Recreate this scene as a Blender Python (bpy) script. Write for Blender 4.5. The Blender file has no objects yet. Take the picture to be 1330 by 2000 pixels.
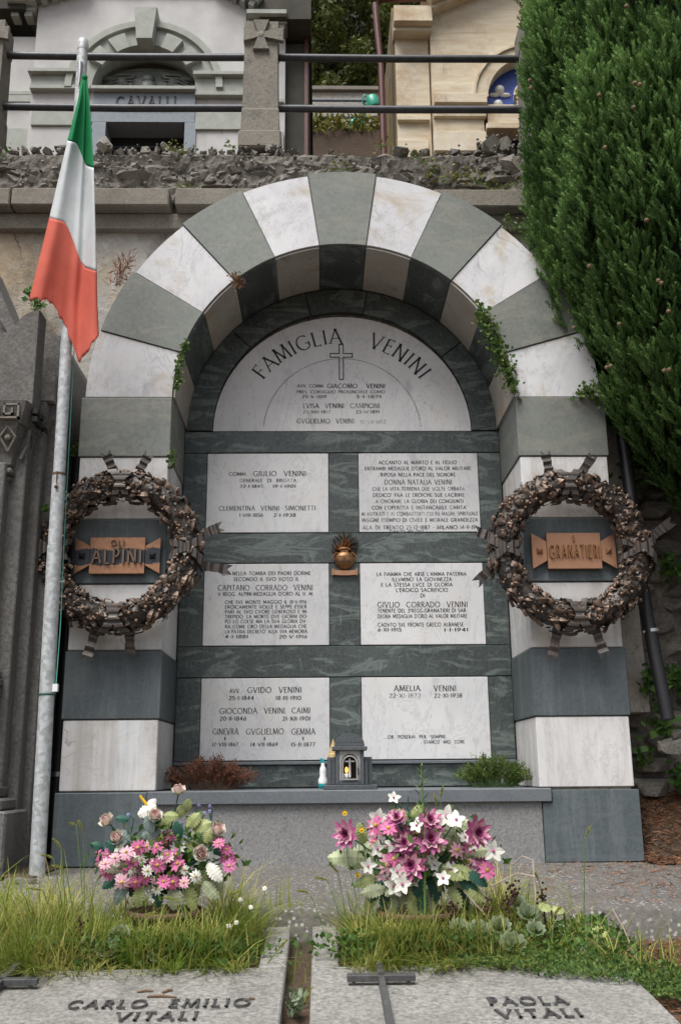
import bpy, bmesh, math, random
import numpy as np
from mathutils import Vector, Matrix, noise as mnoise
SC = bpy.context.scene
COL = SC.collection
R_ = math.radians
rnd = random.Random(7)
# ---------------------------------------------------------------- camera
CAM_POS = Vector((-.171, -6.5, .57))
FPX, PITCH, YAW, ROLL = 1900., R_(14.9), R_(1.2), R_(.5)
_F = Vector((math.sin(YAW)*math.cos(PITCH), math.cos(YAW)*math.cos(PITCH), math.sin(PITCH)))
_R0 = Vector((math.cos(YAW), -math.sin(YAW), 0)); _U0 = _R0.cross(_F)
_R = _R0*math.cos(ROLL)-_U0*math.sin(ROLL); _U = _R0*math.sin(ROLL)+_U0*math.cos(ROLL)
cd = bpy.data.cameras.new('camera'); cam = bpy.data.objects.new('camera', cd); COL.objects.link(cam)
cam.matrix_world = Matrix(((_R.x, _U.x, -_F.x, CAM_POS.x), (_R.y, _U.y, -_F.y, CAM_POS.y), (_R.z, _U.z, -_F.z, CAM_POS.z), (0, 0, 0, 1)))
cd.sensor_fit = 'VERTICAL'; cd.sensor_height = 36; cd.lens = FPX/2000*36; cd.clip_end = 800; cd.clip_start = .05
cd.dof.use_dof = True; cd.dof.focus_distance = 6.6; cd.dof.aperture_fstop = 11
SC.camera = cam
# ---------------------------------------------------------------- sky, sun, exposure
SUN_EL, SUN_AZ = R_(62), R_(-150)      # azimuth from +Y, clockwise: behind the camera, a little to the left
w = bpy.data.worlds.new('World'); SC.world = w; w.use_nodes = True
nt = w.node_tree; nt.nodes.clear()
sky = nt.nodes.new('ShaderNodeTexSky'); sky.sky_type = 'NISHITA'; sky.sun_disc = False
sky.sun_elevation = SUN_EL; sky.sun_rotation = SUN_AZ; sky.air_density = 1.; sky.dust_density = 4.
hs = nt.nodes.new('ShaderNodeHueSaturation'); hs.inputs['Saturation'].default_value = .42
bg = nt.nodes.new('ShaderNodeBackground'); bg.inputs['Strength'].default_value = .06
wo = nt.nodes.new('ShaderNodeOutputWorld')
nt.links.new(sky.outputs[0], hs.inputs['Color']); nt.links.new(hs.outputs[0], bg.inputs[0]); nt.links.new(bg.outputs[0], wo.inputs[0])
sd = bpy.data.lights.new('sun', 'SUN'); sd.energy = 1.5; sd.angle = R_(35); sd.color = (1., .975, .94)
sun = bpy.data.objects.new('sun', sd); COL.objects.link(sun)
_S = Vector((math.sin(SUN_AZ)*math.cos(SUN_EL), math.cos(SUN_AZ)*math.cos(SUN_EL), math.sin(SUN_EL)))
sun.rotation_euler = _S.to_track_quat('Z', 'Y').to_euler(); sun.location = (0, -20, 30)
vs = SC.view_settings; vs.view_transform = 'Standard'; vs.look = 'None'; vs.gamma = 1; vs.exposure = 1.35; vs.use_curve_mapping = False
SC.render.engine = 'CYCLES'; SC.cycles.max_bounces = 6

# ---------------------------------------------------------------- helpers
def at(u, v, Y):
    """point of the survey photograph (1330 x 2000) on the vertical plane at depth Y"""
    d = _F + _R*((u-665)/FPX) - _U*((v-1000)/FPX)
    return CAM_POS + d*((Y-CAM_POS.y)/d.y)
def atx(u, v, Y): p = at(u, v, Y); return p.x, p.z

class MB:
    def __init__(s): s.v = []; s.f = []
    def add(s, vs, fs):
        b = len(s.v); s.v += [tuple(v) for v in vs]; s.f += [tuple(i+b for i in f) for f in fs]; return s
    def box(s, x0, x1, y0, y1, z0, z1, b=0.):
        if b <= 0:
            return s.add([(x0,y0,z0),(x1,y0,z0),(x1,y1,z0),(x0,y1,z0),(x0,y0,z1),(x1,y0,z1),(x1,y1,z1),(x0,y1,z1)],
                         [(0,3,2,1),(4,5,6,7),(0,1,5,4),(1,2,6,5),(2,3,7,6),(3,0,4,7)])
        bm = bmesh.new()
        vs = [bm.verts.new(p) for p in [(x0,y0,z0),(x1,y0,z0),(x1,y1,z0),(x0,y1,z0),(x0,y0,z1),(x1,y0,z1),(x1,y1,z1),(x0,y1,z1)]]
        for f in [(0,3,2,1),(4,5,6,7),(0,1,5,4),(1,2,6,5),(2,3,7,6),(3,0,4,7)]: bm.faces.new([vs[i] for i in f])
        bmesh.ops.bevel(bm, geom=bm.edges[:], offset=b, segments=1, affect='EDGES')
        return s.addbm(bm)
    def addbm(s, bm):
        bm.verts.index_update()
        s.add([v.co[:] for v in bm.verts], [[v.index for v in f.verts] for f in bm.faces]); bm.free(); return s
    def prism(s, poly, y0, y1, b=0.):
        """polygon in X,Z (anticlockwise seen from the front) from y0 (front) to y1"""
        n = len(poly); rings = []
        if b > 0:
            c = (sum(p[0] for p in poly)/n, sum(p[1] for p in poly)/n); ins = []
            for i in range(n):
                p, a, q = poly[i-1], poly[i], poly[(i+1) % n]
                e1 = Vector((a[0]-p[0], a[1]-p[1])).normalized(); e2 = Vector((q[0]-a[0], q[1]-a[1])).normalized()
                n1 = Vector((-e1.y, e1.x)); n2 = Vector((-e2.y, e2.x)); m = n1+n2
                m = m/max(m.length_squared, .3)*2*b/1. if m.length > 1e-6 else n1*b
                ins.append((a[0]+m.x*.5*2/2, a[1]+m.y*.5*2/2))
            rings.append([(p[0], y0, p[1]) for p in ins]); rings.append([(p[0], y0+b, p[1]) for p in poly])
        else: rings.append([(p[0], y0, p[1]) for p in poly])
        rings.append([(p[0], y1, p[1]) for p in poly])
        vs = [v for r in rings for v in r]; k = len(rings)
        fs = [tuple(range(n)), tuple(range(n*k-1, n*(k-1)-1, -1))]
        for j in range(k-1):
            for i in range(n):
                i2 = (i+1) % n; fs.append((j*n+i, (j+1)*n+i, (j+1)*n+i2, j*n+i2))
        return s.add(vs, fs)
    def tube(s, path, r, n=8, caps=True):
        path = [Vector(p) for p in path]; m = len(path)
        rs = r if isinstance(r, (list, tuple)) else [r]*m
        vs = []; prev = None
        for i in range(m):
            t = (path[min(i+1, m-1)]-path[max(i-1, 0)]).normalized()
            if prev is None: a = t.orthogonal().normalized()
            else:
                a = prev-t*prev.dot(t); a = a.normalized() if a.length > 1e-6 else t.orthogonal().normalized()
            prev = a; bb = t.cross(a)
            for k in range(n):
                an = 2*math.pi*k/n; vs.append(path[i]+(a*math.cos(an)+bb*math.sin(an))*rs[i])
        fs = [(i*n+k, i*n+(k+1) % n, (i+1)*n+(k+1) % n, (i+1)*n+k) for i in range(m-1) for k in range(n)]
        if caps:
            k0 = len(vs); vs += [v.copy() for v in vs[:n]]+[v.copy() for v in vs[(m-1)*n:m*n]]
            fs += [tuple(range(k0+n-1, k0-1, -1)), tuple(range(k0+n, k0+2*n))]
        return s.add(vs, fs)
    def lathe(s, prof, n=20, c=(0, 0, 0), axis='Z', arc=(0, 360)):
        full = abs(arc[1]-arc[0]) >= 360; cols = n if full else n+1; vs = []
        for r, z in prof:
            for k in range(cols):
                a = R_(arc[0]+(arc[1]-arc[0])*k/n)
                p = (r*math.cos(a), r*math.sin(a), z)
                if axis == 'Y': p = (p[0], p[2], p[1])
                vs.append((p[0]+c[0], p[1]+c[1], p[2]+c[2]))
        m = len(prof); fs = []
        for i in range(m-1):
            for k in range(n):
                k2 = (k+1) % cols; fs.append((i*cols+k, i*cols+k2, (i+1)*cols+k2, (i+1)*cols+k))
        return s.add(vs, fs)
    def ball(s, c, r, seg=10, rings=6, sc=(1, 1, 1)):
        vs = [(c[0], c[1], c[2]+r*sc[2])]; 
        for i in range(1, rings):
            t = math.pi*i/rings
            for k in range(seg):
                a = 2*math.pi*k/seg; vs.append((c[0]+r*sc[0]*math.sin(t)*math.cos(a), c[1]+r*sc[1]*math.sin(t)*math.sin(a), c[2]+r*sc[2]*math.cos(t)))
        vs.append((c[0], c[1], c[2]-r*sc[2])); L = len(vs)-1
        fs = [(0, 1+k, 1+(k+1) % seg) for k in range(seg)]
        for i in range(rings-2):
            for k in range(seg): fs.append((1+i*seg+k, 1+(i+1)*seg+k, 1+(i+1)*seg+(k+1) % seg, 1+i*seg+(k+1) % seg))
        fs += [(L, 1+(rings-2)*seg+(k+1) % seg, 1+(rings-2)*seg+k) for k in range(seg)]
        return s.add(vs, fs)
    def xf(s, M):
        s.v = [tuple(M @ Vector(v)) for v in s.v]; return s
    def join(s, o): return s.add(o.v, o.f)
    def mesh(s, name, mat, smooth=False):
        me = bpy.data.meshes.new(name); me.from_pydata(s.v, [], s.f); me.materials.append(M[mat])
        if smooth: me.polygons.foreach_set('use_smooth', [True]*len(me.polygons))
        me.update(); return me
    def build(s, name, mat, parent=None, smooth=False): return link(name, s.mesh(name, mat, smooth), parent)

def link(name, me, parent=None, mw=None):
    o = bpy.data.objects.new(name, me); COL.objects.link(o)
    if parent is not None:
        o.parent = parent
        loc = Vector(parent.get('_base', (0, 0, 0))); o.matrix_parent_inverse = Matrix.Translation(-loc)
        o['_base'] = loc[:] if False else (0., 0., 0.)
        if parent.type == 'MESH': o.matrix_parent_inverse = Matrix.Identity(4)
    if mw is not None: o.matrix_basis = mw
    return o
def npmesh(name, V, F, mat, parent=None, smooth=False, tag_=None):
    V = np.asarray(V, np.float32).reshape(-1, 3); F = np.asarray(F, np.int32); k = F.shape[1]
    me = bpy.data.meshes.new(name); me.vertices.add(len(V)); me.vertices.foreach_set('co', V.ravel())
    me.loops.add(F.size); me.loops.foreach_set('vertex_index', F.ravel())
    me.polygons.add(len(F)); me.polygons.foreach_set('loop_start', np.arange(0, F.size, k, dtype=np.int32))
    me.polygons.foreach_set('loop_total', np.full(len(F), k, np.int32))
    me.materials.append(M[mat]); me.update(calc_edges=True)
    if smooth: me.polygons.foreach_set('use_smooth', [True]*len(F))
    return link(name, me, parent)
def tag(o, label, cat, group=None, kind=None):
    if label: o['label'] = label
    if cat: o['category'] = cat
    if group: o['group'] = group
    if kind: o['kind'] = kind
    return o
def thing(name, loc, label, cat, group=None):
    o = bpy.data.objects.new(name, None); COL.objects.link(o); o.location = loc; o.empty_display_size = .1
    o['_base'] = tuple(loc); return tag(o, label, cat, group)
def struct(o): o['kind'] = 'structure'; return o

# ---------------------------------------------------------------- materials
M = {}
class NB:
    def __init__(s, name):
        m = bpy.data.materials.new(name); m.use_nodes = True; s.t = m.node_tree; s.t.nodes.clear(); M[name] = m; s.m = m
        s.out = s.n('ShaderNodeOutputMaterial'); s.b = s.n('ShaderNodeBsdfPrincipled'); s.l(s.b.outputs[0], s.out.inputs[0])
        tc = s.n('ShaderNodeTexCoord'); oi = s.n('ShaderNodeObjectInfo')
        cm = s.n('ShaderNodeMath'); cm.operation = 'MULTIPLY'; s.l(oi.outputs['Random'], cm.inputs[0]); cm.inputs[1].default_value = 41.
        ad = s.n('ShaderNodeVectorMath'); ad.operation = 'ADD'; s.l(tc.outputs['Object'], ad.inputs[0]); s.l(cm.outputs[0], ad.inputs[1])
        s.co = ad.outputs[0]; s.raw = tc.outputs['Object']; s.rand = oi.outputs['Random']
    def n(s, t): return s.t.nodes.new(t)
    def l(s, a, b): s.t.links.new(a, b)
    def map(s, sc=(1, 1, 1), rot=(0, 0, 0), co=None):
        m = s.n('ShaderNodeMapping'); m.inputs['Scale'].default_value = sc; m.inputs['Rotation'].default_value = [R_(a) for a in rot]
        s.l(co or s.co, m.inputs['Vector']); return m.outputs[0]
    def noise(s, scale, detail=4, rough=.55, co=None, dist=0.):
        n = s.n('ShaderNodeTexNoise'); n.inputs['Scale'].default_value = scale; n.inputs['Detail'].default_value = detail
        n.inputs['Roughness'].default_value = rough; n.inputs['Distortion'].default_value = dist; s.l(co or s.co, n.inputs['Vector']); return n.outputs['Fac']
    def vor(s, scale, feat='F1', co=None, out='Distance'):
        n = s.n('ShaderNodeTexVoronoi'); n.feature = feat; n.inputs['Scale'].default_value = scale; s.l(co or s.co, n.inputs['Vector']); return n.outputs[out]
    def ramp(s, fac, *st):
        n = s.n('ShaderNodeValToRGB'); e = n.color_ramp.elements
        while len(e) < len(st): e.new(.5)
        for k, (p, c) in enumerate(st):
            e[k].position = p; e[k].color = (c, c, c, 1) if isinstance(c, (int, float)) else (*c, 1)
        s.l(fac, n.inputs[0]); return n.outputs[0]
    def mix(s, a, b, fac, mode='MIX'):
        n = s.n('ShaderNodeMix'); n.data_type = 'RGBA'; n.blend_type = mode
        for v, i in ((a, 6), (b, 7)):
            if isinstance(v, (tuple, list)): n.inputs[i].default_value = (*v, 1)
            else: s.l(v, n.inputs[i])
        if isinstance(fac, (int, float)): n.inputs[0].default_value = fac
        else: s.l(fac, n.inputs[0])
        return n.outputs[2]
    def math(s, op, a, b):
        n = s.n('ShaderNodeMath'); n.operation = op
        for v, i in ((a, 0), (b, 1)):
            if isinstance(v, (int, float)): n.inputs[i].default_value = v
            else: s.l(v, n.inputs[i])
        return n.outputs[0]
    def fin(s, col, rough=.6, metal=0., bump=None, bs=.3, bd=.01, spec=.5):
        if isinstance(col, (tuple, list)): s.b.inputs['Base Color'].default_value = (*col, 1)
        else: s.l(col, s.b.inputs['Base Color'])
        if isinstance(rough, (int, float)): s.b.inputs['Roughness'].default_value = rough
        else: s.l(rough, s.b.inputs['Roughness'])
        s.b.inputs['Metallic'].default_value = metal; s.b.inputs['Specular IOR Level'].default_value = spec
        if bump is not None:
            b = s.n('ShaderNodeBump'); b.inputs['Strength'].default_value = bs; b.inputs['Distance'].default_value = bd
            s.l(bump, b.inputs['Height']); s.l(b.outputs[0], s.b.inputs['Normal'])
        return s.m
def rv(b, amt=.25):     # brightness change from piece to piece
    return b.ramp(b.rand, (0, 1-amt), (1, 1.))

def mk_marble(name, base, grey, stain, stain_amt, streak=0., flecks=True, cracks=True, grime=0.):
    b = NB(name)
    c = b.mix(base, grey, b.ramp(b.noise(2.2, 5, .6, dist=.6), (.38, 0), (.75, 1)))
    if flecks:
        fl = b.noise(9, 3, .5, co=b.map((1, 1, .35), (0, 38, 0)))
        c = b.mix(c, tuple(x*.62 for x in grey), b.ramp(fl, (.62, 0), (.74, .55)))
        fl2 = b.noise(38, 2, .5, co=b.map((1, 1, .5), (0, 30, 0)))
        c = b.mix(c, tuple(x*.5 for x in grey), b.ramp(fl2, (.68, 0), (.76, .5)))
    ck = b.vor(2.6, 'DISTANCE_TO_EDGE', co=b.mix(b.co, b.n('ShaderNodeTexNoise').outputs['Color'], .12))
    ckm = b.math('MULTIPLY', b.ramp(ck, (0, 1), (.012, 0)), b.ramp(b.noise(1.7, 2), (.5, 0), (.62, .6)))
    if cracks: c = b.mix(c, (.17, .16, .14), ckm)
    st = b.math('MULTIPLY', b.ramp(b.noise(2.6, 6, .65, dist=.8), (.52, 0), (.7, 1)), stain_amt)
    c = b.mix(c, stain, st)
    vn = b.noise(3.1, 7, .7, co=b.map((1, 1, .45), (0, 32, 0)), dist=1.6)
    c = b.mix(c, tuple(x*.72 for x in grey), b.ramp(vn, (.485, 0), (.5, .55), (.515, 0)))
    if streak:
        sk = b.noise(11, 4, .6, co=b.map((1, 1, .06)))
        c = b.mix(c, (.42, .40, .37), b.math('MULTIPLY', b.ramp(sk, (.5, 0), (.72, 1)), streak))
        sk2 = b.noise(5, 4, .6, co=b.map((1, 1, .1)))
        c = b.mix(c, (.80, .84, .86), b.math('MULTIPLY', b.ramp(sk2, (.56, 0), (.66, 1)), streak*.7))
    if grime:
        gm = b.math('MULTIPLY', b.ramp(b.noise(1.5, 2), (.52, 0), (.66, 1)), b.ramp(b.noise(9, 7, .75), (.46, 0), (.66, 1)))
        c = b.mix(c, (.12, .11, .10), b.math('MULTIPLY', gm, grime))
    c = b.mix(c, (.30, .27, .22), b.ramp(b.noise(17, 3, .6), (.68, 0), (.78, .3)))
    c = b.mix(c, rv(b, .12), 1., 'MULTIPLY')
    return b.fin(c, .55, bump=b.noise(26, 5, .6), bs=.12, bd=.004)
mk_marble('marble_arch', (.70, .70, .715), (.56, .565, .59), (.46, .37, .24), .8, grime=.4)
mk_marble('marble_pier', (.71, .70, .69), (.57, .56, .56), (.50, .40, .26), .5, streak=.7, grime=.35)
mk_marble('marble_plaque', (.70, .70, .70), (.58, .59, .61), (.56, .50, .40), .25, cracks=False)
mk_marble('marble_soffit_shaded', (.46, .43, .38), (.36, .34, .31), (.36, .25, .13), .8)  # brown-stained marble, with the soffit's shade put into its base colour

def mk_green(name, a, c2, vein, vscale, rough, vamt=.5, streak=0., grain=60, fleck=.6):
    b = NB(name)
    c = b.mix(a, c2, b.ramp(b.noise(grain, 4, .8), (.36, 0), (.64, 1)))
    c = b.mix(c, tuple(x*1.5 for x in c2), b.ramp(b.noise(1.6, 4, .6), (.4, 0), (.75, .4)))
    v = b.noise(vscale, 6, .62, co=b.map((.6, .6, 2.2), (0, 24, 0)), dist=1.2)
    c = b.mix(c, vein, b.math('MULTIPLY', b.ramp(v, (.52, 0), (.60, .8), (.66, .12), (.8, .6)), vamt))
    fn = b.noise(45, 3, .7, co=b.map((1, 1, .25), (0, 35, 0)))
    c = b.mix(c, vein, b.math('MULTIPLY', b.ramp(fn, (.6, 0), (.75, 1)), vamt*fleck))
    if streak:
        sk = b.noise(9, 8, .75, co=b.map((1, 1, .09)), dist=.3)
        c = b.mix(c, (.30, .33, .35), b.math('MULTIPLY', b.ramp(sk, (.5, 0), (.75, 1)), streak))
    c = b.mix(c, rv(b, .22), 1., 'MULTIPLY')
    return b.fin(c, rough, bump=b.noise(140, 3, .6), bs=.18, bd=.002)
mk_green('green_arch', (.155, .17, .155), (.225, .24, .22), (.36, .34, .28), 2.6, .7, .42, grain=34)
mk_green('slate_pier', (.062, .078, .086), (.10, .122, .13), (.16, .18, .18), 2., .6, .3, streak=.36)
mk_green('serpentine', (.028, .038, .038), (.082, .10, .096), (.30, .36, .33), 4.2, .42, .52, grain=40, fleck=.8)
mk_green('shelf_stone', (.11, .125, .14), (.17, .185, .20), (.25, .26, .27), 2., .7, .2)

def mk_speckle(name, a, c2, dark, sc, blot, rough=.85, bump=.5, bd=.006, white=0.):
    b = NB(name)
    c = b.mix(a, c2, b.ramp(b.noise(sc, 3, .75), (.35, 0), (.65, 1)))
    c = b.mix(c, dark, b.ramp(b.noise(sc*.55, 4, .8), (.55, 0), (.72, .75)))
    c = b.mix(c, blot, b.ramp(b.noise(2.3, 6, .65, dist=.5), (.45, 0), (.72, .6)))
    c = b.mix(c, dark, b.ramp(b.noise(5.5, 6, .7), (.55, 0), (.75, .45)))
    if white:
        vd = b.vor(sc*.8); c = b.mix(c, (.55, .55, .54), b.math('MULTIPLY', b.ramp(vd, (.18, 1), (.32, 0)), b.math('MULTIPLY', b.ramp(b.noise(3.3, 3), (.4, .25), (.6, 1)), white)))
    c = b.mix(c, rv(b, .15), 1., 'MULTIPLY')
    return b.fin(c, rough, bump=b.noise(sc*.8, 5, .7), bs=bump, bd=bd)
mk_speckle('granite', (.19, .19, .19), (.33, .33, .325), (.085, .085, .087), 62, (.24, .23, .22), bump=.4, bd=.004)
mk_speckle('aggregate', (.095, .088, .08), (.165, .153, .138), (.045, .041, .036), 46, (.10, .092, .082), white=.85, bump=.9)
mk_speckle('grave_stone', (.165, .16, .148), (.41, .40, .375), (.05, .047, .042), 58, (.20, .19, .172), bump=.8)
mk_speckle('old_stone', (.10, .096, .09), (.19, .183, .172), (.038, .036, .033), 46, (.075, .07, .062), bump=.9)
mk_speckle('post_stone', (.17, .155, .13), (.26, .24, .20), (.05, .045, .04), 38, (.09, .082, .07), bump=.7)
mk_speckle('coping', (.19, .17, .14), (.26, .235, .195), (.09, .08, .068), 45, (.13, .115, .09), bump=.8)
mk_speckle('plaster', (.33, .315, .29), (.45, .425, .38), (.13, .122, .11), 24, (.44, .345, .235), bump=1., bd=.02)
mk_speckle('mortar', (.11, .099, .084), (.22, .20, .17), (.04, .037, .033), 24, (.09, .082, .07), bump=1., bd=.02)
mk_speckle('soil', (.075, .05, .034), (.12, .075, .045), (.03, .022, .016), 40, (.05, .035, .022), bump=1., bd=.02)
mk_speckle('iron', (.055, .056, .058), (.095, .096, .098), (.035, .035, .035), 50, (.06, .045, .035), rough=.6, bump=.3)
def mk_oldplaster():
    b = NB('old_plaster')
    c = b.mix((.30, .285, .26), (.46, .435, .395), b.ramp(b.noise(1.3, 6, .65, dist=.7), (.35, 0), (.62, 1)))
    c = b.mix(c, (.45, .345, .225), b.ramp(b.noise(.9, 5, .6), (.46, 0), (.62, .85)))
    c = b.mix(c, (.12, .112, .10), b.ramp(b.noise(1.9, 8, .75, co=b.map((1, 1, .4))), (.5, 0), (.68, .85)))
    c = b.mix(c, (.60, .585, .55), b.ramp(b.noise(5, 7, .75), (.56, 0), (.66, .7)))
    c = b.mix(c, (.08, .072, .06), b.ramp(b.noise(20, 5, .8), (.6, 0), (.7, .7)))
    ck = b.vor(1.1, 'DISTANCE_TO_EDGE', co=b.mix(b.co, b.n('ShaderNodeTexNoise').outputs['Color'], .2))
    c = b.mix(c, (.05, .045, .04), b.math('MULTIPLY', b.ramp(ck, (0, .9), (.008, 0)), b.ramp(b.noise(1.1, 3), (.5, 0), (.6, 1))))
    b.fin(c, .95, bump=b.noise(11, 8, .75), bs=1., bd=.03)
mk_oldplaster()
def mk_rock(name, a, c2):
    b = NB(name)
    c = b.mix(a, c2, b.ramp(b.rand, (0, 0), (1, 1)))
    c = b.mix(c, tuple(x*.42 for x in a), b.ramp(b.noise(14, 5, .7), (.45, 0), (.68, .85)))
    c = b.mix(c, (.42, .40, .37), b.ramp(b.noise(23, 4, .7), (.6, 0), (.72, .5)))
    return b.fin(c, .9, bump=b.noise(30, 5, .75), bs=1., bd=.02)
mk_rock('rubble', (.20, .183, .158), (.46, .425, .37))
mk_rock('wall_rock', (.20, .185, .165), (.34, .315, .275))
mk_rock('pale_rock', (.33, .31, .285), (.48, .45, .41))

def simple(name, col, rough=.7, metal=0., var=.2, nscale=20, bump=.2, bd=.004, spec=.5):
    b = NB(name)
    c = b.mix(tuple(x*(1-var) for x in col), tuple(min(1, x*(1+var)) for x in col), b.ramp(b.noise(nscale, 4, .6), (.3, 0), (.7, 1)))
    c = b.mix(c, rv(b, var*.8), 1., 'MULTIPLY')
    return b.fin(c, rough, metal, bump=b.noise(nscale*2, 4, .6), bs=bump, bd=bd, spec=spec)
simple('stucco', (.50, .495, .485), .9, var=.12, nscale=3)
simple('green_trim', (.345, .36, .325), .85, var=.12, nscale=9)
simple('blue_lintel', (.24, .27, .30), .8, var=.1)
simple('relief_bronze', (.17, .185, .165), .55, .2, var=.35, nscale=18)
simple('dark_void', (.012, .012, .013), .8)
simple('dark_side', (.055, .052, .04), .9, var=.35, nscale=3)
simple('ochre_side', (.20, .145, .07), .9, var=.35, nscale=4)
simple('red_gutter', (.10, .028, .022), .5, var=.25)
simple('majolica_blue', (.03, .075, .36), .35, var=.2)
simple('majolica_white', (.72, .71, .67), .35, var=.1)
simple('majolica_yellow', (.55, .36, .08), .4)
simple('majolica_green', (.09, .22, .07), .4)
simple('rail_paint', (.055, .058, .064), .45, .3, var=.3, nscale=14)
simple('black_pipe', (.014, .014, .016), .45, var=.2)
simple('steel_clamp', (.45, .45, .45), .4, .8)
simple('rail_far', (.14, .16, .19), .6)
simple('can_green', (.02, .30, .19), .4, var=.1)
simple('plastic_white', (.78, .80, .80), .35, var=.03)
simple('plastic_teal', (.01, .33, .36), .35, var=.05)
simple('wax_tan', (.50, .36, .16), .5)
simple('door_metal', (.36, .36, .34), .5, .3)
simple('lantern_stone', (.085, .095, .105), .6, var=.25, nscale=40)
simple('terracotta', (.12, .07, .036), .8, var=.25)
simple('rope_teal', (.10, .42, .34), .7)
simple('wire_rust', (.10, .055, .035), .8)
simple('bark', (.09, .06, .04), .9, var=.4)
simple('cone', (.22, .14, .085), .8, var=.3)
simple('ink', (.035, .037, .04), .7, var=.2)
simple('twig', (.20, .12, .075), .8, var=.3)
simple('dry_stalk', (.42, .33, .27), .8)
simple('stem_green', (.10, .18, .04), .7)
simple('stem_teal', (.012, .085, .055), .6)
simple('yellow_petal', (.75, .45, .01), .6)
simple('white_petal', (.72, .71, .64), .6, var=.08, nscale=60)
simple('pink_petal', (.60, .14, .31), .6, var=.3, nscale=80)
simple('pale_pink', (.74, .40, .49), .6, var=.2, nscale=80)
simple('mauve_petal', (.46, .115, .27), .6, var=.3, nscale=70)
simple('plum_petal', (.17, .012, .07), .6)
simple('rose_petal', (.78, .62, .54), .6, var=.14, nscale=70)
simple('lilac_petal', (.28, .25, .55), .6)
simple('flower_eye', (.55, .38, .05), .7)
simple('faded_leaf', (.32, .36, .14), .6, var=.3, nscale=30)
simple('fern_leaf', (.36, .40, .24), .6, var=.3, nscale=30)
simple('grey_leaf', (.20, .26, .24), .6, var=.3, nscale=30)
simple('dark_seed', (.045, .012, .012), .8)

def mk_leafy(name, a, c2, scale=6, trans=.25, rough=.6):
    b = NB(name); at_ = b.n('ShaderNodeAttribute'); at_.attribute_name = 'tone'
    c = b.mix(a, c2, at_.outputs['Fac'])
    c = b.mix(c, tuple(x*.7 for x in a), b.ramp(b.noise(scale, 3, .6), (.4, 0), (.7, .5)))
    b.fin(c, rough, spec=.3)
    tr = b.n('ShaderNodeBsdfTranslucent'); b.l(c, tr.inputs[0]); mx = b.n('ShaderNodeMixShader'); mx.inputs[0].default_value = trans
    b.l(b.b.outputs[0], mx.inputs[1]); b.l(tr.outputs[0], mx.inputs[2]); b.l(mx.outputs[0], b.out.inputs[0])
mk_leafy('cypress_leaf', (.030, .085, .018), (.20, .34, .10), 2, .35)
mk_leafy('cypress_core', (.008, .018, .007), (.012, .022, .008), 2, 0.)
mk_leafy('grass_leaf', (.15, .24, .025), (.56, .49, .17), 3, .35)
mk_leafy('weed_leaf', (.055, .13, .025), (.13, .22, .05), 5)
mk_leafy('creeper_leaf', (.06, .13, .03), (.19, .25, .06), 5)
mk_leafy('red_creeper', (.17, .085, .04), (.30, .17, .09), 5)
mk_leafy('moss_leaf', (.10, .12, .02), (.28, .23, .05), 5)
mk_leafy('heath_green', (.07, .12, .025), (.16, .19, .035), 5)
mk_leafy('heath_dead', (.15, .055, .03), (.27, .12, .07), 5)
mk_leafy('wood_leaf', (.045, .065, .012), (.16, .17, .035), 1.2)
mk_leafy('succulent', (.075, .12, .05), (.33, .38, .26), 20, .1)
mk_leafy('needle', (.13, .06, .03), (.30, .15, .08), 5, .05)
mk_leafy('foxtail', (.30, .32, .07), (.46, .44, .15), 8)
mk_leafy('chip', (.07, .065, .058), (.34, .315, .28), 8, 0.)

def cloth(name, col):
    b = NB(name); c = b.mix(tuple(x*.86 for x in col), col, b.ramp(b.noise(7, 5, .6), (.3, 0), (.65, 1)))
    c = b.mix(c, tuple(x*.7 for x in col), b.ramp(b.noise(26, 3, .6, co=b.map((.3, 1, 1))), (.66, 0), (.78, .25)))
    b.fin(c, .75, bump=b.noise(12, 4), bs=.25, bd=.01, spec=.2)
    tr = b.n('ShaderNodeBsdfTranslucent'); b.l(c, tr.inputs[0]); mx = b.n('ShaderNodeMixShader'); mx.inputs[0].default_value = .25
    b.l(b.b.outputs[0], mx.inputs[1]); b.l(tr.outputs[0], mx.inputs[2]); b.l(mx.outputs[0], b.out.inputs[0])
cloth('flag_green', (.02, .27, .10)); cloth('flag_white', (.70, .73, .74)); cloth('flag_red', (.72, .17, .12))

def mk_bronze(name, dark, light, lo, hi, metal, rough):
    b = NB(name); g = b.n('ShaderNodeNewGeometry')
    c = b.mix(dark, light, b.ramp(b.noise(13, 4, .7), (lo, 0), (hi, 1)))
    c = b.mix(c, (.16, .20, .19), b.ramp(b.noise(6, 5, .7), (.62, 0), (.78, .45)))
    c = b.mix(c, light, b.ramp(g.outputs['Pointiness'], (.52, 0), (.62, .7)))
    return b.fin(c, rough, metal, bump=b.noise(60, 3), bs=.3, bd=.004)
mk_bronze('bronze_dark', (.058, .05, .045), (.21, .13, .085), .54, .80, .5, .46)
mk_bronze('bronze_ribbon', (.085, .078, .074), (.24, .15, .10), .54, .82, .5, .45)
mk_bronze('bronze_bright', (.33, .165, .095), (.44, .235, .14), .3, .7, .5, .45)
mk_bronze('bronze_gren', (.13, .065, .025), (.36, .18, .075), .35, .7, .6, .4)
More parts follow.
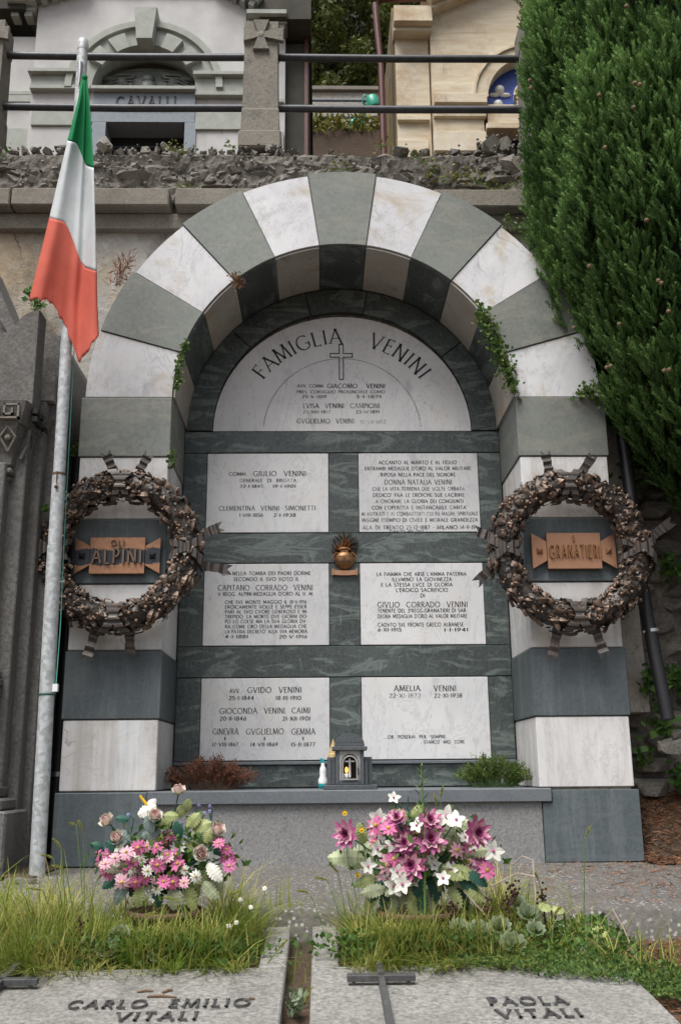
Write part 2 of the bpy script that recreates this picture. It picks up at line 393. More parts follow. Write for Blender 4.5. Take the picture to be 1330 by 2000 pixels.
def mk_worn():
    b = NB('bronze_worn')
    sp = b.n('ShaderNodeSeparateXYZ'); b.l(b.raw, sp.inputs[0]); dz = b.n('ShaderNodeMath'); dz.operation = 'ABSOLUTE'; b.l(b.math('SUBTRACT', sp.outputs[2], 1.983), dz.inputs[0])
    p = b.math('SUBTRACT', b.math('MULTIPLY', b.noise(9, 4, .6), .11), b.math('SUBTRACT', dz.outputs[0], 0.0))
    base = b.mix((.33, .165, .09), (.44, .23, .13), b.ramp(b.noise(30, 3), (.3, 0), (.7, 1)))
    c = b.mix(base, (.045, .048, .055), b.ramp(p, (.002, 0), (.006, 1)))
    b.fin(c, .45, .45)
mk_worn()
def mk_galv():
    b = NB('galvanised')
    v = b.vor(42, out='Color'); c = b.mix((.33, .345, .35), (.50, .52, .53), b.ramp(v, (.2, 0), (.8, 1)))
    c = b.mix(c, (.2, .19, .17), b.ramp(b.noise(8, 5, .7), (.58, 0), (.75, .5)))
    b.fin(c, .5, .1)
mk_galv()
def mk_trav():
    b = NB('travertine')
    s1 = b.noise(3.2, 6, .65, co=b.map((.5, .5, 3.4), (0, 5, 0)), dist=.5)
    c = b.mix((.60, .53, .40), (.47, .37, .245), b.ramp(s1, (.42, 0), (.7, 1)))
    c = b.mix(c, (.66, .62, .53), b.ramp(b.noise(2., 4), (.5, 0), (.7, .7)))
    c = b.mix(c, (.34, .21, .10), b.ramp(b.noise(1.6, 6, .7), (.5, 0), (.7, .75)))
    c = b.mix(c, (.22, .18, .13), b.ramp(b.noise(9, 6, .75, co=b.map((1, 1, .25))), (.58, 0), (.72, .6)))
    b.fin(c, .8, bump=s1, bs=.3, bd=.01)
mk_trav()
def mk_fade(name, lo, hi):
    b = NB(name)
    c = b.mix((.03, .032, .035), (.50, .50, .50), b.ramp(b.noise(14, 5, .7), (lo, 0), (hi, 1)))
    b.fin(c, .7)
mk_fade('ink_worn', .48, .72); mk_fade('ink_faded', .30, .62)
b = NB('flame'); b.fin((.8, .25, .03), .4); b.b.inputs['Emission Color'].default_value = (1, .35, .05, 1); b.b.inputs['Emission Strength'].default_value = 1.5
b = NB('glass'); b.fin((.9, .92, .92), .06); b.b.inputs['Transmission Weight'].default_value = 1.; b.b.inputs['IOR'].default_value = 1.2
# ---------------------------------------------------------------- lettering: a small roman stroke alphabet
def arc(cx, cy, rx, ry, a0, a1, n=8): return [(cx+rx*math.cos(R_(a0+(a1-a0)*i/n)), cy+ry*math.sin(R_(a0+(a1-a0)*i/n))) for i in range(n+1)]
V1 = lambda x: [(x, 0), (x, 1)]
GL = {
 'A': (.76, [[(.02, 0), (.38, 1)], [(.38, 1), (.74, 0)], [(.16, .36), (.6, .36)]]),
 'B': (.58, [V1(.09), [(.09, 1)]+arc(.28, .77, .22, .23, 90, -90, 6)+[(.09, .54)], [(.09, .54)]+arc(.29, .27, .26, .27, 90, -90, 6)+[(.09, 0)]]),
 'C': (.78, [arc(.46, .5, .43, .5, 48, 312, 12)]),
 'D': (.78, [V1(.09), [(.09, 1)]+arc(.3, .5, .44, .5, 90, -90, 9)+[(.09, 0)]]),
 'E': (.5, [V1(.09), [(.09, 1), (.46, 1)], [(.09, .56), (.4, .56)], [(.09, 0), (.48, 0)]]),
 'F': (.48, [V1(.09), [(.09, 1), (.46, 1)], [(.09, .54), (.4, .54)]]),
 'G': (.84, [arc(.46, .5, .43, .5, 48, 318, 12)+[(.78, .42)], [(.55, .42), (.82, .42)]]),
 'H': (.74, [V1(.09), V1(.65), [(.09, .54), (.65, .54)]]),
 'I': (.18, [V1(.09)]),
 'L': (.48, [V1(.09), [(.09, 0), (.46, 0)]]),
 'M': (.92, [[(.06, 0), (.14, 1)], [(.14, 1), (.46, .12)], [(.46, .12), (.78, 1)], [(.78, 1), (.86, 0)]]),
 'N': (.76, [V1(.09), [(.09, 1), (.67, 0)], V1(.67)]),
 'O': (.94, [arc(.47, .5, .44, .5, 90, 450, 16)]),
 'P': (.54, [V1(.09), [(.09, 1)]+arc(.27, .74, .24, .26, 90, -90, 7)+[(.09, .48)]]),
 'Q': (.94, [arc(.47, .5, .44, .5, 90, 450, 16), [(.55, .2), (.9, -.12)]]),
 'R': (.62, [V1(.09), [(.09, 1)]+arc(.27, .74, .24, .26, 90, -90, 7)+[(.09, .48)], [(.26, .48), (.6, 0)]]),
 'S': (.5, [arc(.26, .76, .2, .24, 40, 270, 7)[:-1]+arc(.25, .26, .21, .26, 90, -140, 8)]),
 'T': (.62, [V1(.31), [(.02, 1), (.6, 1)]]),
 'U': (.72, [[(.09, 1), (.09, .32)]+arc(.36, .32, .27, .32, 180, 360, 8)+[(.63, 1)]]),
 'V': (.74, [[(.02, 1), (.37, 0)], [(.37, 0), (.72, 1)]]),
 'X': (.66, [[(.03, 1), (.63, 0)], [(.03, 0), (.63, 1)]]),
 'Z': (.6, [[(.04, 1), (.56, 1)], [(.56, 1), (.04, 0)], [(.04, 0), (.58, 0)]]),
 '0': (.6, [arc(.3, .5, .26, .5, 90, 450, 14)]), '1': (.22, [V1(.11)]),
 '2': (.52, [arc(.26, .74, .21, .26, 160, -35, 7)+[(.04, 0)], [(.04, 0), (.5, 0)]]),
 '3': (.5, [arc(.23, .76, .2, .24, 140, -90, 7)[:-1]+arc(.22, .27, .24, .27, 90, -140, 8)]),
 '4': (.56, [[(.4, 0), (.4, 1)], [(.4, 1), (.03, .3)], [(.03, .3), (.54, .3)]]),
 '5': (.5, [[(.44, 1), (.12, 1)], [(.12, 1), (.1, .56)], [(.1, .56)]+arc(.22, .3, .24, .3, 100, -140, 8)]),
 '6': (.54, [[(.42, 1)]+arc(.27, .3, .22, .3, 160, 520, 14)]),
 '7': (.5, [[(.03, 1), (.48, 1)], [(.48, 1), (.16, 0)]]),
 '8': (.52, [arc(.26, .76, .19, .24, 90, 450, 10), arc(.26, .27, .23, .27, 90, 450, 10)]),
 '9': (.54, [arc(.27, .7, .22, .3, -20, 340, 14)+[(.12, 0)]]),
 '.': (.16, [[(.08, 0), (.08, .09)]]), '·': (.26, [[(.13, .42), (.13, .54)]]), '-': (.3, [[(.03, .46), (.27, .46)]]),
 "'": (.12, [[(.06, .78), (.06, 1.02)]]), '°': (.24, [arc(.12, .86, .09, .12, 90, 450, 8)]), ' ': (.42, []), ',': (.16, [[(.1, .08), (.04, -.12)]]),
}
def strokes(pts, thick, thin, serif):
    """flat outline quads of one pen stroke: broad downstrokes, thin cross strokes, small serifs"""
    q = []; n = len(pts)
    def wid(d):
        a = abs(d[1])/max(1e-6, math.hypot(*d)); wd = thin+(thick-thin)*a
        if .2 < a < .97 and d[0]*d[1] > 0: wd = thin+(thick-thin)*.35
        return wd
    offs = []
    for i in range(n):
        a = pts[max(i-1, 0)]; c = pts[min(i+1, n-1)]; d = (c[0]-a[0], c[1]-a[1]); L = math.hypot(*d) or 1; wd = wid(d)/2
        nx, ny = -d[1]/L*wd, d[0]/L*wd; offs.append(((pts[i][0]+nx, pts[i][1]+ny), (pts[i][0]-nx, pts[i][1]-ny)))
    for i in range(n-1): q.append((offs[i][0], offs[i][1], offs[i+1][1], offs[i+1][0]))
    if serif and n == 2:
        d = (pts[1][0]-pts[0][0], pts[1][1]-pts[0][1])
        if abs(d[1]) > .8:
            for p, s in ((pts[0], 1), (pts[1], -1)):
                sw = thick*.5+.075
                q.append(((p[0]-sw, p[1]), (p[0]+sw, p[1]), (p[0]+thick*.4, p[1]+s*.055), (p[0]-thick*.4, p[1]+s*.055)))
        elif abs(d[0]) > .2:
            for p in pts[1:]:
                q.append(((p[0]-.03, p[1]-.09), (p[0]+.02, p[1]-.09), (p[0]+.02, p[1]+.09), (p[0]-.03, p[1]+.09)))
    return q
def text_quads(s, thick=.13, thin=.06, serif=True, gap=.13):
    x = 0; out = []
    for ch in s:
        wd, st = GL.get(ch, GL[' '])
        for p in st: out += [[(a+x, b) for a, b in q] for q in strokes(p, thick, thin, serif)]
        x += wd+gap
    return out, max(x-gap, .01)
def text_mb(s, x0, x1, zc, h, fn, depth=0., **k):
    """fn(u, v, d): world point for text-plane metres u, v and height d above the plane"""
    q, wd = text_quads(s, **k); sx = (x1-x0)/wd; mb = MB()
    for qd in q:
        P = [(x0+a*sx, zc+(c-.5)*h) for a, c in qd]
        ar = sum(P[i][0]*P[(i+1) % 4][1]-P[(i+1) % 4][0]*P[i][1] for i in range(4))
        if ar < 0: P.reverse()
        if depth <= 0: mb.add([fn(u, v, 0) for u, v in P], [(0, 1, 2, 3)])
        else:
            mb.add([fn(u, v, depth) for u, v in P]+[fn(u, v, 0) for u, v in P], [(0, 1, 2, 3)]+[(i, 4+i, 4+(i+1) % 4, (i+1) % 4) for i in range(4)])
    return mb
def flatY(Y): return lambda u, v, d: (u, Y-d, v)

# ================================================================ SETTING: ground, apron, terraces
def grid_mesh(name, x0, x1, y0, y1, nx, ny, zf, mat, parent=None, smooth=True):
    vs = []; fs = []
    for j in range(ny+1):
        for i in range(nx+1):
            x = x0+(x1-x0)*i/nx; y = y0+(y1-y0)*j/ny; vs.append((x, y, zf(x, y)))
    for j in range(ny):
        for i in range(nx): a = j*(nx+1)+i; fs.append((a, a+1, a+nx+2, a+nx+1))
    mb = MB(); mb.v = vs; mb.f = fs; return mb.build(name, mat, parent, smooth)
def nz(x, y, s, a): return a*mnoise.noise(Vector((x*s, y*s, 3.7)))
def ground_z(x, y):
    z = -.13+.10*min(0, max(y+2.1, -4.5))
    return z+nz(x, y, 2.5, .02)
g = MB(); g.add([(-300, -300, -.66), (300, -300, -.66), (300, .9, -.66), (-300, .9, -.66)], [(0, 1, 2, 3)]); struct(g.build('ground', 'soil'))
struct(grid_mesh('earth_path', -8, 8, -8, -1.9, 80, 50, ground_z, 'soil'))
ap = MB()
def apz(x, y): return -.004+nz(x, y, 1.3, .006)
ax = [-8+16*i/120 for i in range(121)]; ays = [.9, .5, .1, -.2, -.5, -.8, -1.1, -1.4, -1.7, -1.9, -2.05]
avs = []; afs = []
for j, y in enumerate(ays):
    for x in ax: avs.append((x, y+(nz(x, 5, 2.2, .015) if j == 10 else 0), apz(x, y)))
for x in ax: avs.append((x, -2.075+nz(x, 5, 2.2, .015), -.016+nz(x, 9, 6, .008)))
for x in ax: avs.append((x, -2.085+nz(x, 5, 2.2, .015), -.30))
for j in range(12):
    for i in range(120): a = j*121+i; afs.append((a, a+121, a+122, a+1))
ap.v, ap.f = avs, afs; struct(ap.build('concrete_apron', 'aggregate', None, True))
def bank_z(x, y):
    t = min(1, max(0, (y+.12+.25*nz(x, y, 1.6, 1))/.62)); e = min(1, max(0, (x-1.87)/.12))
    return .012+(.44*t**.8+nz(x, y, 5, .035)*min(1, t*3))*e+.10*max(0, x-2.1)*t
struct(grid_mesh('needle_bank', 1.875, 4.5, -.22, .62, 60, 26, bank_z, 'soil'))
struct(grid_mesh('soil_strip', -2.3, -1.80, -.75, .7, 12, 30, lambda x, y: .004+.02*max(0, 1-abs(x+2.05)*4.2)*(1+nz(x, y, 6, .8)), 'soil'))
struct(MB().box(-12, 12, 1.12, 9, 2, 5.6).build('upper_terrace', 'soil'))
struct(MB().box(-14, 14, 9.5, 40, 2, 12.35).build('hill_terrace', 'soil'))

# ================================================================ THE TOMB
tomb = thing('family_tomb', (0, .35, 0), 'arched family tomb of striped white marble and dark green stone with six inscribed panels', 'tomb')
ZS = 3.15
levels = [(0.0, .445), (.457, .902), (.908, 1.352), (1.358, 1.798), (1.806, 2.252), (2.258, 2.70), (2.706, ZS-.004)]
for s in (-1, 1):
    for i, (z0, z1) in enumerate(levels):
        dark = i % 2 == 0
        if i == 0: continue
        xi, xo = (1.224, 1.862) if dark else (1.234, 1.85)
        y0 = -.004 if dark else .004
        mb = MB(); xs = sorted((s*xi, s*xo)); mb.box(xs[0], xs[1], y0, .70, z0, z1, .005)
        mb.build('stone_block', ('green_arch' if i == 6 else 'slate_pier') if dark else 'marble_pier', tomb)
MB().box(-1.872, -1.286, -.012, .70, 0, .448, .006).build('base_block', 'slate_pier', tomb)
nb = MB(); nb.prism([(1.245, 0), (1.872, 0), (1.872, .44), (1.308, .44), (1.308, .362), (1.245, .362)], -.012, .70, .005)
nb.build('base_block', 'slate_pier', tomb)
MB().box(-1.282, 1.302, -.035, .695, .368, .452, .006).build('shelf_slab', 'shelf_stone', tomb)
MB().box(-1.282, 1.24, .0, .66, -.02, .366).build('base_panel', 'granite', tomb)
# arch: eleven wedge stones
RO, RI = 1.82, 1.222
for k in range(11):
    a0, a1 = 180-180*k/11, 180-180*(k+1)/11; g_ = .22
    a0 -= g_/2*1.0; a1 += g_/2*1.0; dark = k % 2 == 1
    ro, ri = (RO+.012, RI-.004) if dark else (RO-.004, RI+.003)
    if k in (0, 10): ro += .022
    n = 7
    outer = [(ro*math.cos(R_(a0+(a1-a0)*i/n)), ZS+ro*math.sin(R_(a0+(a1-a0)*i/n))) for i in range(n+1)]
    inner = [(ri*math.cos(R_(a1+(a0-a1)*i/n)), ZS+ri*math.sin(R_(a1+(a0-a1)*i/n))) for i in range(n+1)]
    poly = outer+inner; poly.reverse()
    mb = MB(); mb.prism(poly, -.006 if dark else .004, .70, .004); mb.build('voussoir', 'green_arch' if dark else 'marble_arch', tomb)
# soffit: polished, stained lining slabs under the arch, colours also darkened to imitate shade
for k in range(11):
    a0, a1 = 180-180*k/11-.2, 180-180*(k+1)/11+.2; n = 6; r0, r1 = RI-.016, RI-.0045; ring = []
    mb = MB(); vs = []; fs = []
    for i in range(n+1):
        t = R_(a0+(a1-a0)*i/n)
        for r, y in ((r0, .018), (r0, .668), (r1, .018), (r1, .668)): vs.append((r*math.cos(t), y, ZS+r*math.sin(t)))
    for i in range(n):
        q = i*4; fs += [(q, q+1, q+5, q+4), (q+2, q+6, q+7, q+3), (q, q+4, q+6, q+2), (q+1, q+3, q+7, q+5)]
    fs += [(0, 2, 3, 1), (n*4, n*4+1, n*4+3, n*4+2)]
    mb.add(vs, fs); mb.build('soffit_slab', 'serpentine' if k % 2 else 'marble_soffit_shaded', tomb)
# mortar filling behind the stones
mo = MB(); pr = []
n = 40
outer = [((RO-.03)*math.cos(R_(180*i/n)), ZS+(RO-.03)*math.sin(R_(180*i/n))) for i in range(n+1)]
inner = [((RI+.012)*math.cos(R_(180-180*i/n)), ZS+(RI+.012)*math.sin(R_(180-180*i/n))) for i in range(n+1)]
mo.prism(outer+inner, .012, .69)
for s in (-1, 1):
    xs = sorted((s*1.25, s*1.83)); mo.box(xs[0], xs[1], .015, .69, .02, ZS)
mo.build('mortar_core', 'mortar', tomb)
# recessed back: dark green frame, lunette and six marble plaques
YB = .70
MB().box(-1.3, 1.3, YB+.012, YB+.09, .40, 4.42).build('back_slab', 'mortar', tomb)
def sarc(r0, r1, a0, a1, y0, y1, n=9, z=ZS-.01, b=.004):
    o = [(r1*math.cos(R_(a0+(a1-a0)*i/n)), z+r1*math.sin(R_(a0+(a1-a0)*i/n))) for i in range(n+1)]
    q = [(r0*math.cos(R_(a1+(a0-a1)*i/n)), z+r0*math.sin(R_(a1+(a0-a1)*i/n))) for i in range(n+1)]
    mb = MB(); mb.prism(o+q, y0, y1, b); return mb
cuts = [0, 38, 80, 104, 136, 180]
for i in range(5): sarc(1.012, 1.21, cuts[i]+.15, cuts[i+1]-.15, YB-.035, YB+.02, 10, z=3.135).build('frame_band', 'serpentine', tomb)
lun = [(-1.008, 3.135), (1.008, 3.135)]+[(1.008*math.cos(R_(180*i/40)), 3.135+.975*math.sin(R_(180*i/40))) for i in range(1, 40)]
lunette = MB().prism(lun, YB-.02, YB+.02, .003).build('lunette_panel', 'marble_plaque', tomb)
for z0, z1 in ((2.958, 3.128), (2.085, 2.312), (1.235, 1.457)):
    MB().box(-1.222, 1.222, YB-.028, YB+.02, z0, z1, .003).build('frame_band', 'serpentine', tomb)
MB().box(-1.222, 1.222, YB-.05, YB+.02, .615, .638, .004).build('frame_band', 'shelf_stone', tomb)
MB().box(-1.222, 1.222, YB-.024, YB+.02, .46, .612, .003).build('frame_band', 'serpentine', tomb)
rows = [(2.316, 2.952), (1.461, 2.081), (.642, 1.231)]
for z0, z1 in rows:
    for x0, x1 in ((-1.222, -1.045), (-.108, .118), (1.048, 1.222)):
        MB().box(x0, x1, YB-.024, YB+.02, z0, z1, .003).build('frame_band', 'serpentine', tomb)
plq = []
for z0, z1 in rows:
    for x0, x1 in ((-1.041, -.112), (.122, 1.044)):
        plq.append(MB().box(x0, x1, YB-.03, YB+.02, z0+.004, z1-.004, .003).build('marble_plaque', 'marble_plaque', tomb))
# --- inscriptions: rectified from the survey photograph onto the plaque plane
def lines(parent, ox, oy, k, rows_, yface):
    for t, a, c, y, h, mt in rows_:
        p = at(ox+a/k, oy+y/k, yface); q = at(ox+c/k, oy+y/k, yface); hh = h/k*(q-p).length/((c-a)/k)*1.03
        text_mb(t, p.x, q.x, (p.z+q.z)/2, hh, flatY(yface-.0015), thick=.19 if h < 19 else .155, thin=.12 if h < 19 else .08, serif=h > 16, gap=.17).build('lettering', mt, parent)
K1 = 1330/600
I, Wn, Fd = 'ink', 'ink_worn', 'ink_faded'
yf = YB-.03
lines(plq[0], 380, 840, K1, [("COMM.", 150, 228, 190, 15, Wn), ("GIULIO  VENINI·", 255, 492, 188, 21, I), ("GENERALE  DI  BRIGATA", 197, 440, 218, 14, Wn), ("22·I·1845", 197, 298, 243, 13, Wn), ("19·I·1901", 340, 438, 243, 13, I),
  ("CLEMENTINA  VENINI  SIMONETTI", 107, 523, 338, 19, I), ("1·VIII·1856", 195, 296, 368, 14, I), ("2·I·1938", 343, 438, 368, 14, I)], yf)
P2 = [("ACCANTO AL MARITO E AL FIGLIO", 797, 1133, 140, 15, I), ("ENTRAMBI MEDAGLIE D'ORO AL VALOR MILITARE", 737, 1195, 166, 15, I), ("RIPOSA NELLA PACE DEL SIGNORE", 805, 1128, 193, 15, I),
  ("DONNA NATALIA VENINI", 822, 1112, 225, 20, I), ("CHE LA VITA TERRENA DUE VOLTE ORBATA", 770, 1168, 254, 15, Wn), ("DEDICO' FRA LE EROICHE SUE LACRIME", 772, 1168, 281, 15, Wn),
  ("A ONORARE LA GLORIA DEI CONGIUNTI", 783, 1162, 308, 15, Wn), ("CON L'OPEROSA E INSTANCABILE CARITA'", 767, 1178, 335, 15, Wn), ("AI MUTILATI E AI COMBATTENTI CUI FU MADRE SPIRITUALE", 722, 1225, 362, 15, Wn),
  ("INSIGNE ESEMPIO DI CIVILE E MORALE GRANDEZZA", 725, 1225, 389, 15, Wn), ("ALA DI TRENTO 25-12-1887 - MILANO 14-9-19", 727, 1215, 421, 16, Wn), ("GIULIO 1911-1917", 845, 990, 439, 11, Wn)]
lines(plq[1], 380, 840, K1, P2, yf)
lines(plq[2], 380, 840, K1, [("QVI NELLA TOMBA DEI PADRI DORME", 118, 502, 620, 15, I), ("SECONDO IL SVO VOTO IL", 170, 452, 645, 15, I), ("CAPITANO  CORRADO  VENINI", 102, 512, 682, 22, I), ("V REGG. ALPINI-MEDAGLIA D'ORO AL V. M.", 102, 515, 709, 15, I),
  ("CHE SVL MONTE MAGGIO IL 18·V·1916", 133, 485, 744, 14, I), ("EROICAMENTE VOLLE E SEPPE ESSER", 133, 485, 765, 14, I), ("PARI AL SVO CVORE GENEROSO E IN-", 133, 490, 786, 14, I), ("TREPIDO. LA MORTE DVE GIORNI DO-", 133, 490, 807, 14, I),
  ("PO LO COLSE MA LA SVA GLORIA DV-", 133, 487, 828, 14, I), ("RA COME ORO DELLA MEDAGLIA CHE", 133, 485, 850, 14, I), ("LA PATRIA DECRETO' ALLA SVA MEMORIA.", 133, 492, 872, 14, I), ("4·I·1881", 133, 232, 894, 14, I), ("20·V·1916", 367, 487, 894, 14, I)], yf)
lines(plq[3], 380, 840, K1, [("LA FIAMMA CHE ARSE L'ANIMA PATERNA", 788, 1175, 623, 15, I), ("ILLVMINO' LA GIOVINEZZA", 855, 1112, 646, 15, I), ("E LA STESSA LVCE DI GLORIA", 807, 1115, 669, 15, I), ("L'EROICO SACRIFICIO", 872, 1095, 692, 15, I), ("DI", 977, 996, 716, 15, I),
  ("GIVLIO  CORRADO  VENINI", 792, 1180, 755, 22, I), ("TENENTE DEL 3°REGG.GRANATIERI DI SAR-", 792, 1180, 781, 15, I), ("DEGNA MEDAGLIA D'ORO AL VALOR MILITARE", 792, 1178, 805, 15, I),
  ("CADVTO SVL FRONTE GRECO ALBANESE.", 793, 1168, 842, 15, I), ("6·XI·1915", 793, 895, 864, 14, I), ("1·I·1941", 1080, 1183, 864, 14, I)], yf)
lines(plq[4], 380, 1240, K1, [("AVV.", 152, 198, 243, 17, I), ("GVIDO  VENINI", 230, 463, 238, 22, I), ("25·I·1844", 150, 257, 273, 16, I), ("18·III·1910", 352, 461, 273, 16, I), ("GIOCONDA  VENINI  CAIMI", 110, 500, 328, 22, I), ("20·II·1846", 110, 224, 362, 16, I), ("21·XII·1901", 381, 501, 362, 16, I),
  ("GINEVRA", 80, 190, 418, 23, I), ("GVGLIELMO", 224, 386, 418, 23, I), ("GEMMA", 420, 522, 418, 23, I), ("I", 130, 135, 449, 14, I), ("I", 301, 306, 449, 14, I), ("I", 468, 473, 449, 14, I), ("17·VIII·1867", 78, 190, 474, 15, I), ("14·VII·1869", 243, 361, 474, 15, I), ("15·II·1877", 418, 522, 474, 15, I)], yf)
lines(plq[5], 380, 1240, K1, [("AMELIA", 863, 976, 231, 22, I), ("VENINI", 1035, 1131, 231, 22, I), ("22·XI·1873", 842, 978, 262, 16, Fd), ("22·XI·1938", 1037, 1157, 262, 16, Wn), ("....OR  POSERAI  PER  SEMPRE", 817, 1085, 441, 13, I), ("STANCO  MIO  CORE", 992, 1168, 463, 13, I)], yf)
yl = YB-.02
lines(lunette, 340, 340, 1330/660, [("AVV. COMM.", 485, 590, 834, 13, I), ("GIACOMO   VENINI", 603, 830, 834, 17, I), ("PRES. CONSIGLIO PROVINCIALE COMO", 484, 830, 857, 12, Wn), ("25·X·1819", 503, 600, 876, 12, Wn), ("3·I·1891", 715, 815, 876, 12, Wn),
  ("LVISA  VENINI  CAMPIONI", 508, 808, 912, 18, Wn), ("25·XIII·1817", 507, 615, 936, 12, Wn), ("23·IV·1891", 715, 808, 936, 12, Wn), ("GVGLIELMO  VENINI", 484, 708, 972, 18, Wn), ("12·VII·1852", 735, 833, 975, 13, Fd)], yl)
# curved title
title = MB(); RB = .765; HT = .125
tx = "FAMIGLIA  VENINI"; wid_ = [GL[c][0]*(1.5 if c == ' ' else 1)+.30 for c in tx]; tot = sum(wid_)-.30
A0, A1 = 143.5, 36.5; acc = 0
for ch, wd in zip(tx, wid_):
    gw, st = GL[ch]; mid = acc+(wd-.30)/2; th = R_(A0+(A1-A0)*mid/tot); acc += wd
    for p in st:
        for qd in strokes(p, .13, .055, True):
            P = []
            for a, c in qd:
                u = (a-gw/2)*HT; r = RB+c*HT
                P.append((r*math.cos(th)+u*math.sin(th), yl-.0015, 3.125+r*math.sin(th)*.985-u*math.cos(th)))
            title.add(P, [(0, 1, 2, 3)])
title.build('lettering', 'ink', lunette)
dots = MB()
for i in range(110):
    a = R_(4+172*i/110); a2 = R_(4+172*(i+.55)/110)
    P = [(r*math.cos(t), yl-.0015, 3.13+r*math.sin(t)) for r, t in ((.612, a), (.619, a), (.619, a2), (.612, a2))]; dots.add(P, [(3, 2, 1, 0)])
dots.build('dotted_arc', 'ink_worn', lunette)
cr = MB(); ol = [(-.016, 3.568), (.016, 3.568), (.016, 3.758), (.088, 3.758), (.088, 3.79), (.016, 3.79), (.016, 3.868), (-.016, 3.868), (-.016, 3.79), (-.088, 3.79), (-.088, 3.758), (-.016, 3.758)]
for i in range(12):
    a, c = ol[i], ol[(i+1) % 12]; d = Vector((c[0]-a[0], c[1]-a[1])); e = d.normalized()*.004; nn = Vector((-e.y, e.x))
    P = [(a[0]-e.x-nn.x-.004, yl-.0015, a[1]-e.y-nn.y), (c[0]+e.x-nn.x-.004, yl-.0015, c[1]+e.y-nn.y), (c[0]+e.x+nn.x-.004, yl-.0015, c[1]+e.y+nn.y), (a[0]-e.x+nn.x-.004, yl-.0015, a[1]-e.y+nn.y)]
    cr.add(P, [(0, 1, 2, 3)])
cr.build('engraved_cross', 'ink', lunette)

# ================================================================ BRONZE: plaques, wreaths, grenade
def bronze_plaque(cx, cz, mat, l1, l2, label, s1):
    t = thing('bronze_plaque', (cx, -.012, cz), label, 'plaque')
    y0, y1 = -.055, -.03
    MB().prism([(cx-.185, cz-.122), (cx+.185, cz-.122), (cx+.185, cz+.128), (cx-.185, cz+.128)], y0, y1, .003).build('centre_plate', mat, t)
    for s in (-1, 1):
        pl = [(cx+s*.187, cz-.065), (cx+s*.287, cz-.122), (cx+s*.287, cz+.128), (cx+s*.187, cz+.07)]
        if s < 0: pl.reverse()
        MB().prism(pl, y0+.004, y1, .002).build('flared_wing', mat, t)
        px = cx+s*.236; MB().add([(px-.022, y0+.003, cz-.022), (px+.022, y0+.003, cz-.022), (px+.022, y0+.003, cz+.022), (px-.022, y0+.003, cz+.022), (px, y0-.03, cz)],
              [(0, 1, 4), (1, 2, 4), (2, 3, 4), (3, 0, 4)]).build('pyramid_stud', mat, t)
        MB().tube([(px, y1-.002, cz+.03*s), (px, .0, cz+.03*s)], .01, 8).build('fixing_pin', 'bronze_dark', t)
    for txt, hw, z, h, dp in (l1, l2):
        text_mb(txt, cx-hw, cx+hw, cz+z, h, flatY(y0-.004), depth=dp, thick=.15, thin=.11, serif=False, gap=.26).build('lettering', s1, t)
    return t
bronze_plaque(-1.543, 1.985, 'bronze_worn', ("GLI", .045, .088, .036, .012), ("ALPINI", .165, -.005, .10, .016), 'worn bronze plaque lettered ALPINI inside the wreath, dark patches on copper', 'bronze_ribbon')
bronze_plaque(1.553, 2.005, 'bronze_bright', ("I", .006, .085, .045, .014), ("GRANATIERI", .172, -.005, .088, .014), 'clean copper bronze plaque lettered GRANATIERI inside its wreath', 'bronze_gren')

def leaf_mesh(name, L, W, curl, mat, n=4, lobed=False):
    mb = MB(); vs = []; fs = []
    for i in range(n+1):
        t = i/n; wd = W*math.sin(math.pi*min(1, t*.92+.04))**.8*(1+(.3*(-1)**i if lobed else 0))
        y = -curl*math.sin(t*math.pi*.8)
        vs += [(-wd, y+.006*L/.05, t*L), (0, y-.008*L/.05, t*L), (wd, y+.006*L/.05, t*L)]
    for i in range(n): a = i*3; fs += [(a, a+1, a+4, a+3), (a+1, a+2, a+5, a+4)]
    mb.v, mb.f = vs, fs; return mb.mesh(name, mat)
LEAF = [leaf_mesh('ivy_leaf', .058, .027, .010, 'bronze_dark', 4, True), leaf_mesh('laurel_leaf', .068, .018, .012, 'bronze_dark'), leaf_mesh('oak_leaf', .064, .022, .010, 'bronze_dark', 5, True), leaf_mesh('round_leaf', .050, .028, .010, 'bronze_dark')]
bm_ = MB(); bm_.ball((0, 0, 0), .012, 6, 4); BERRY = bm_.mesh('berry', 'bronze_ribbon', True)
def ribbon(mb, p0, p1, wid, amp, nrm, waves=5, n=26, tail=True):
    p0, p1 = Vector(p0), Vector(p1); d = p1-p0; L = d.length; d.normalize(); nrm = Vector(nrm).normalized(); sd_ = d.cross(nrm).normalized()
    vs = []; fs = []
    for i in range(n+1):
        t = i/n; c = p0+d*(L*t)+nrm*(amp*math.sin(t*waves*2*math.pi+.5)*(1 if t < .97 else .6))
        wv = wid*(1+.08*math.sin(t*9))
        e = d*(wid*.9) if (tail and i == n) else Vector()
        vs += [c-sd_*wv+e, c-e*.3, c+sd_*wv+e]
    for i in range(n): a = i*3; fs += [(a, a+1, a+4, a+3), (a+1, a+2, a+5, a+4)]
    mb.add(vs, fs)
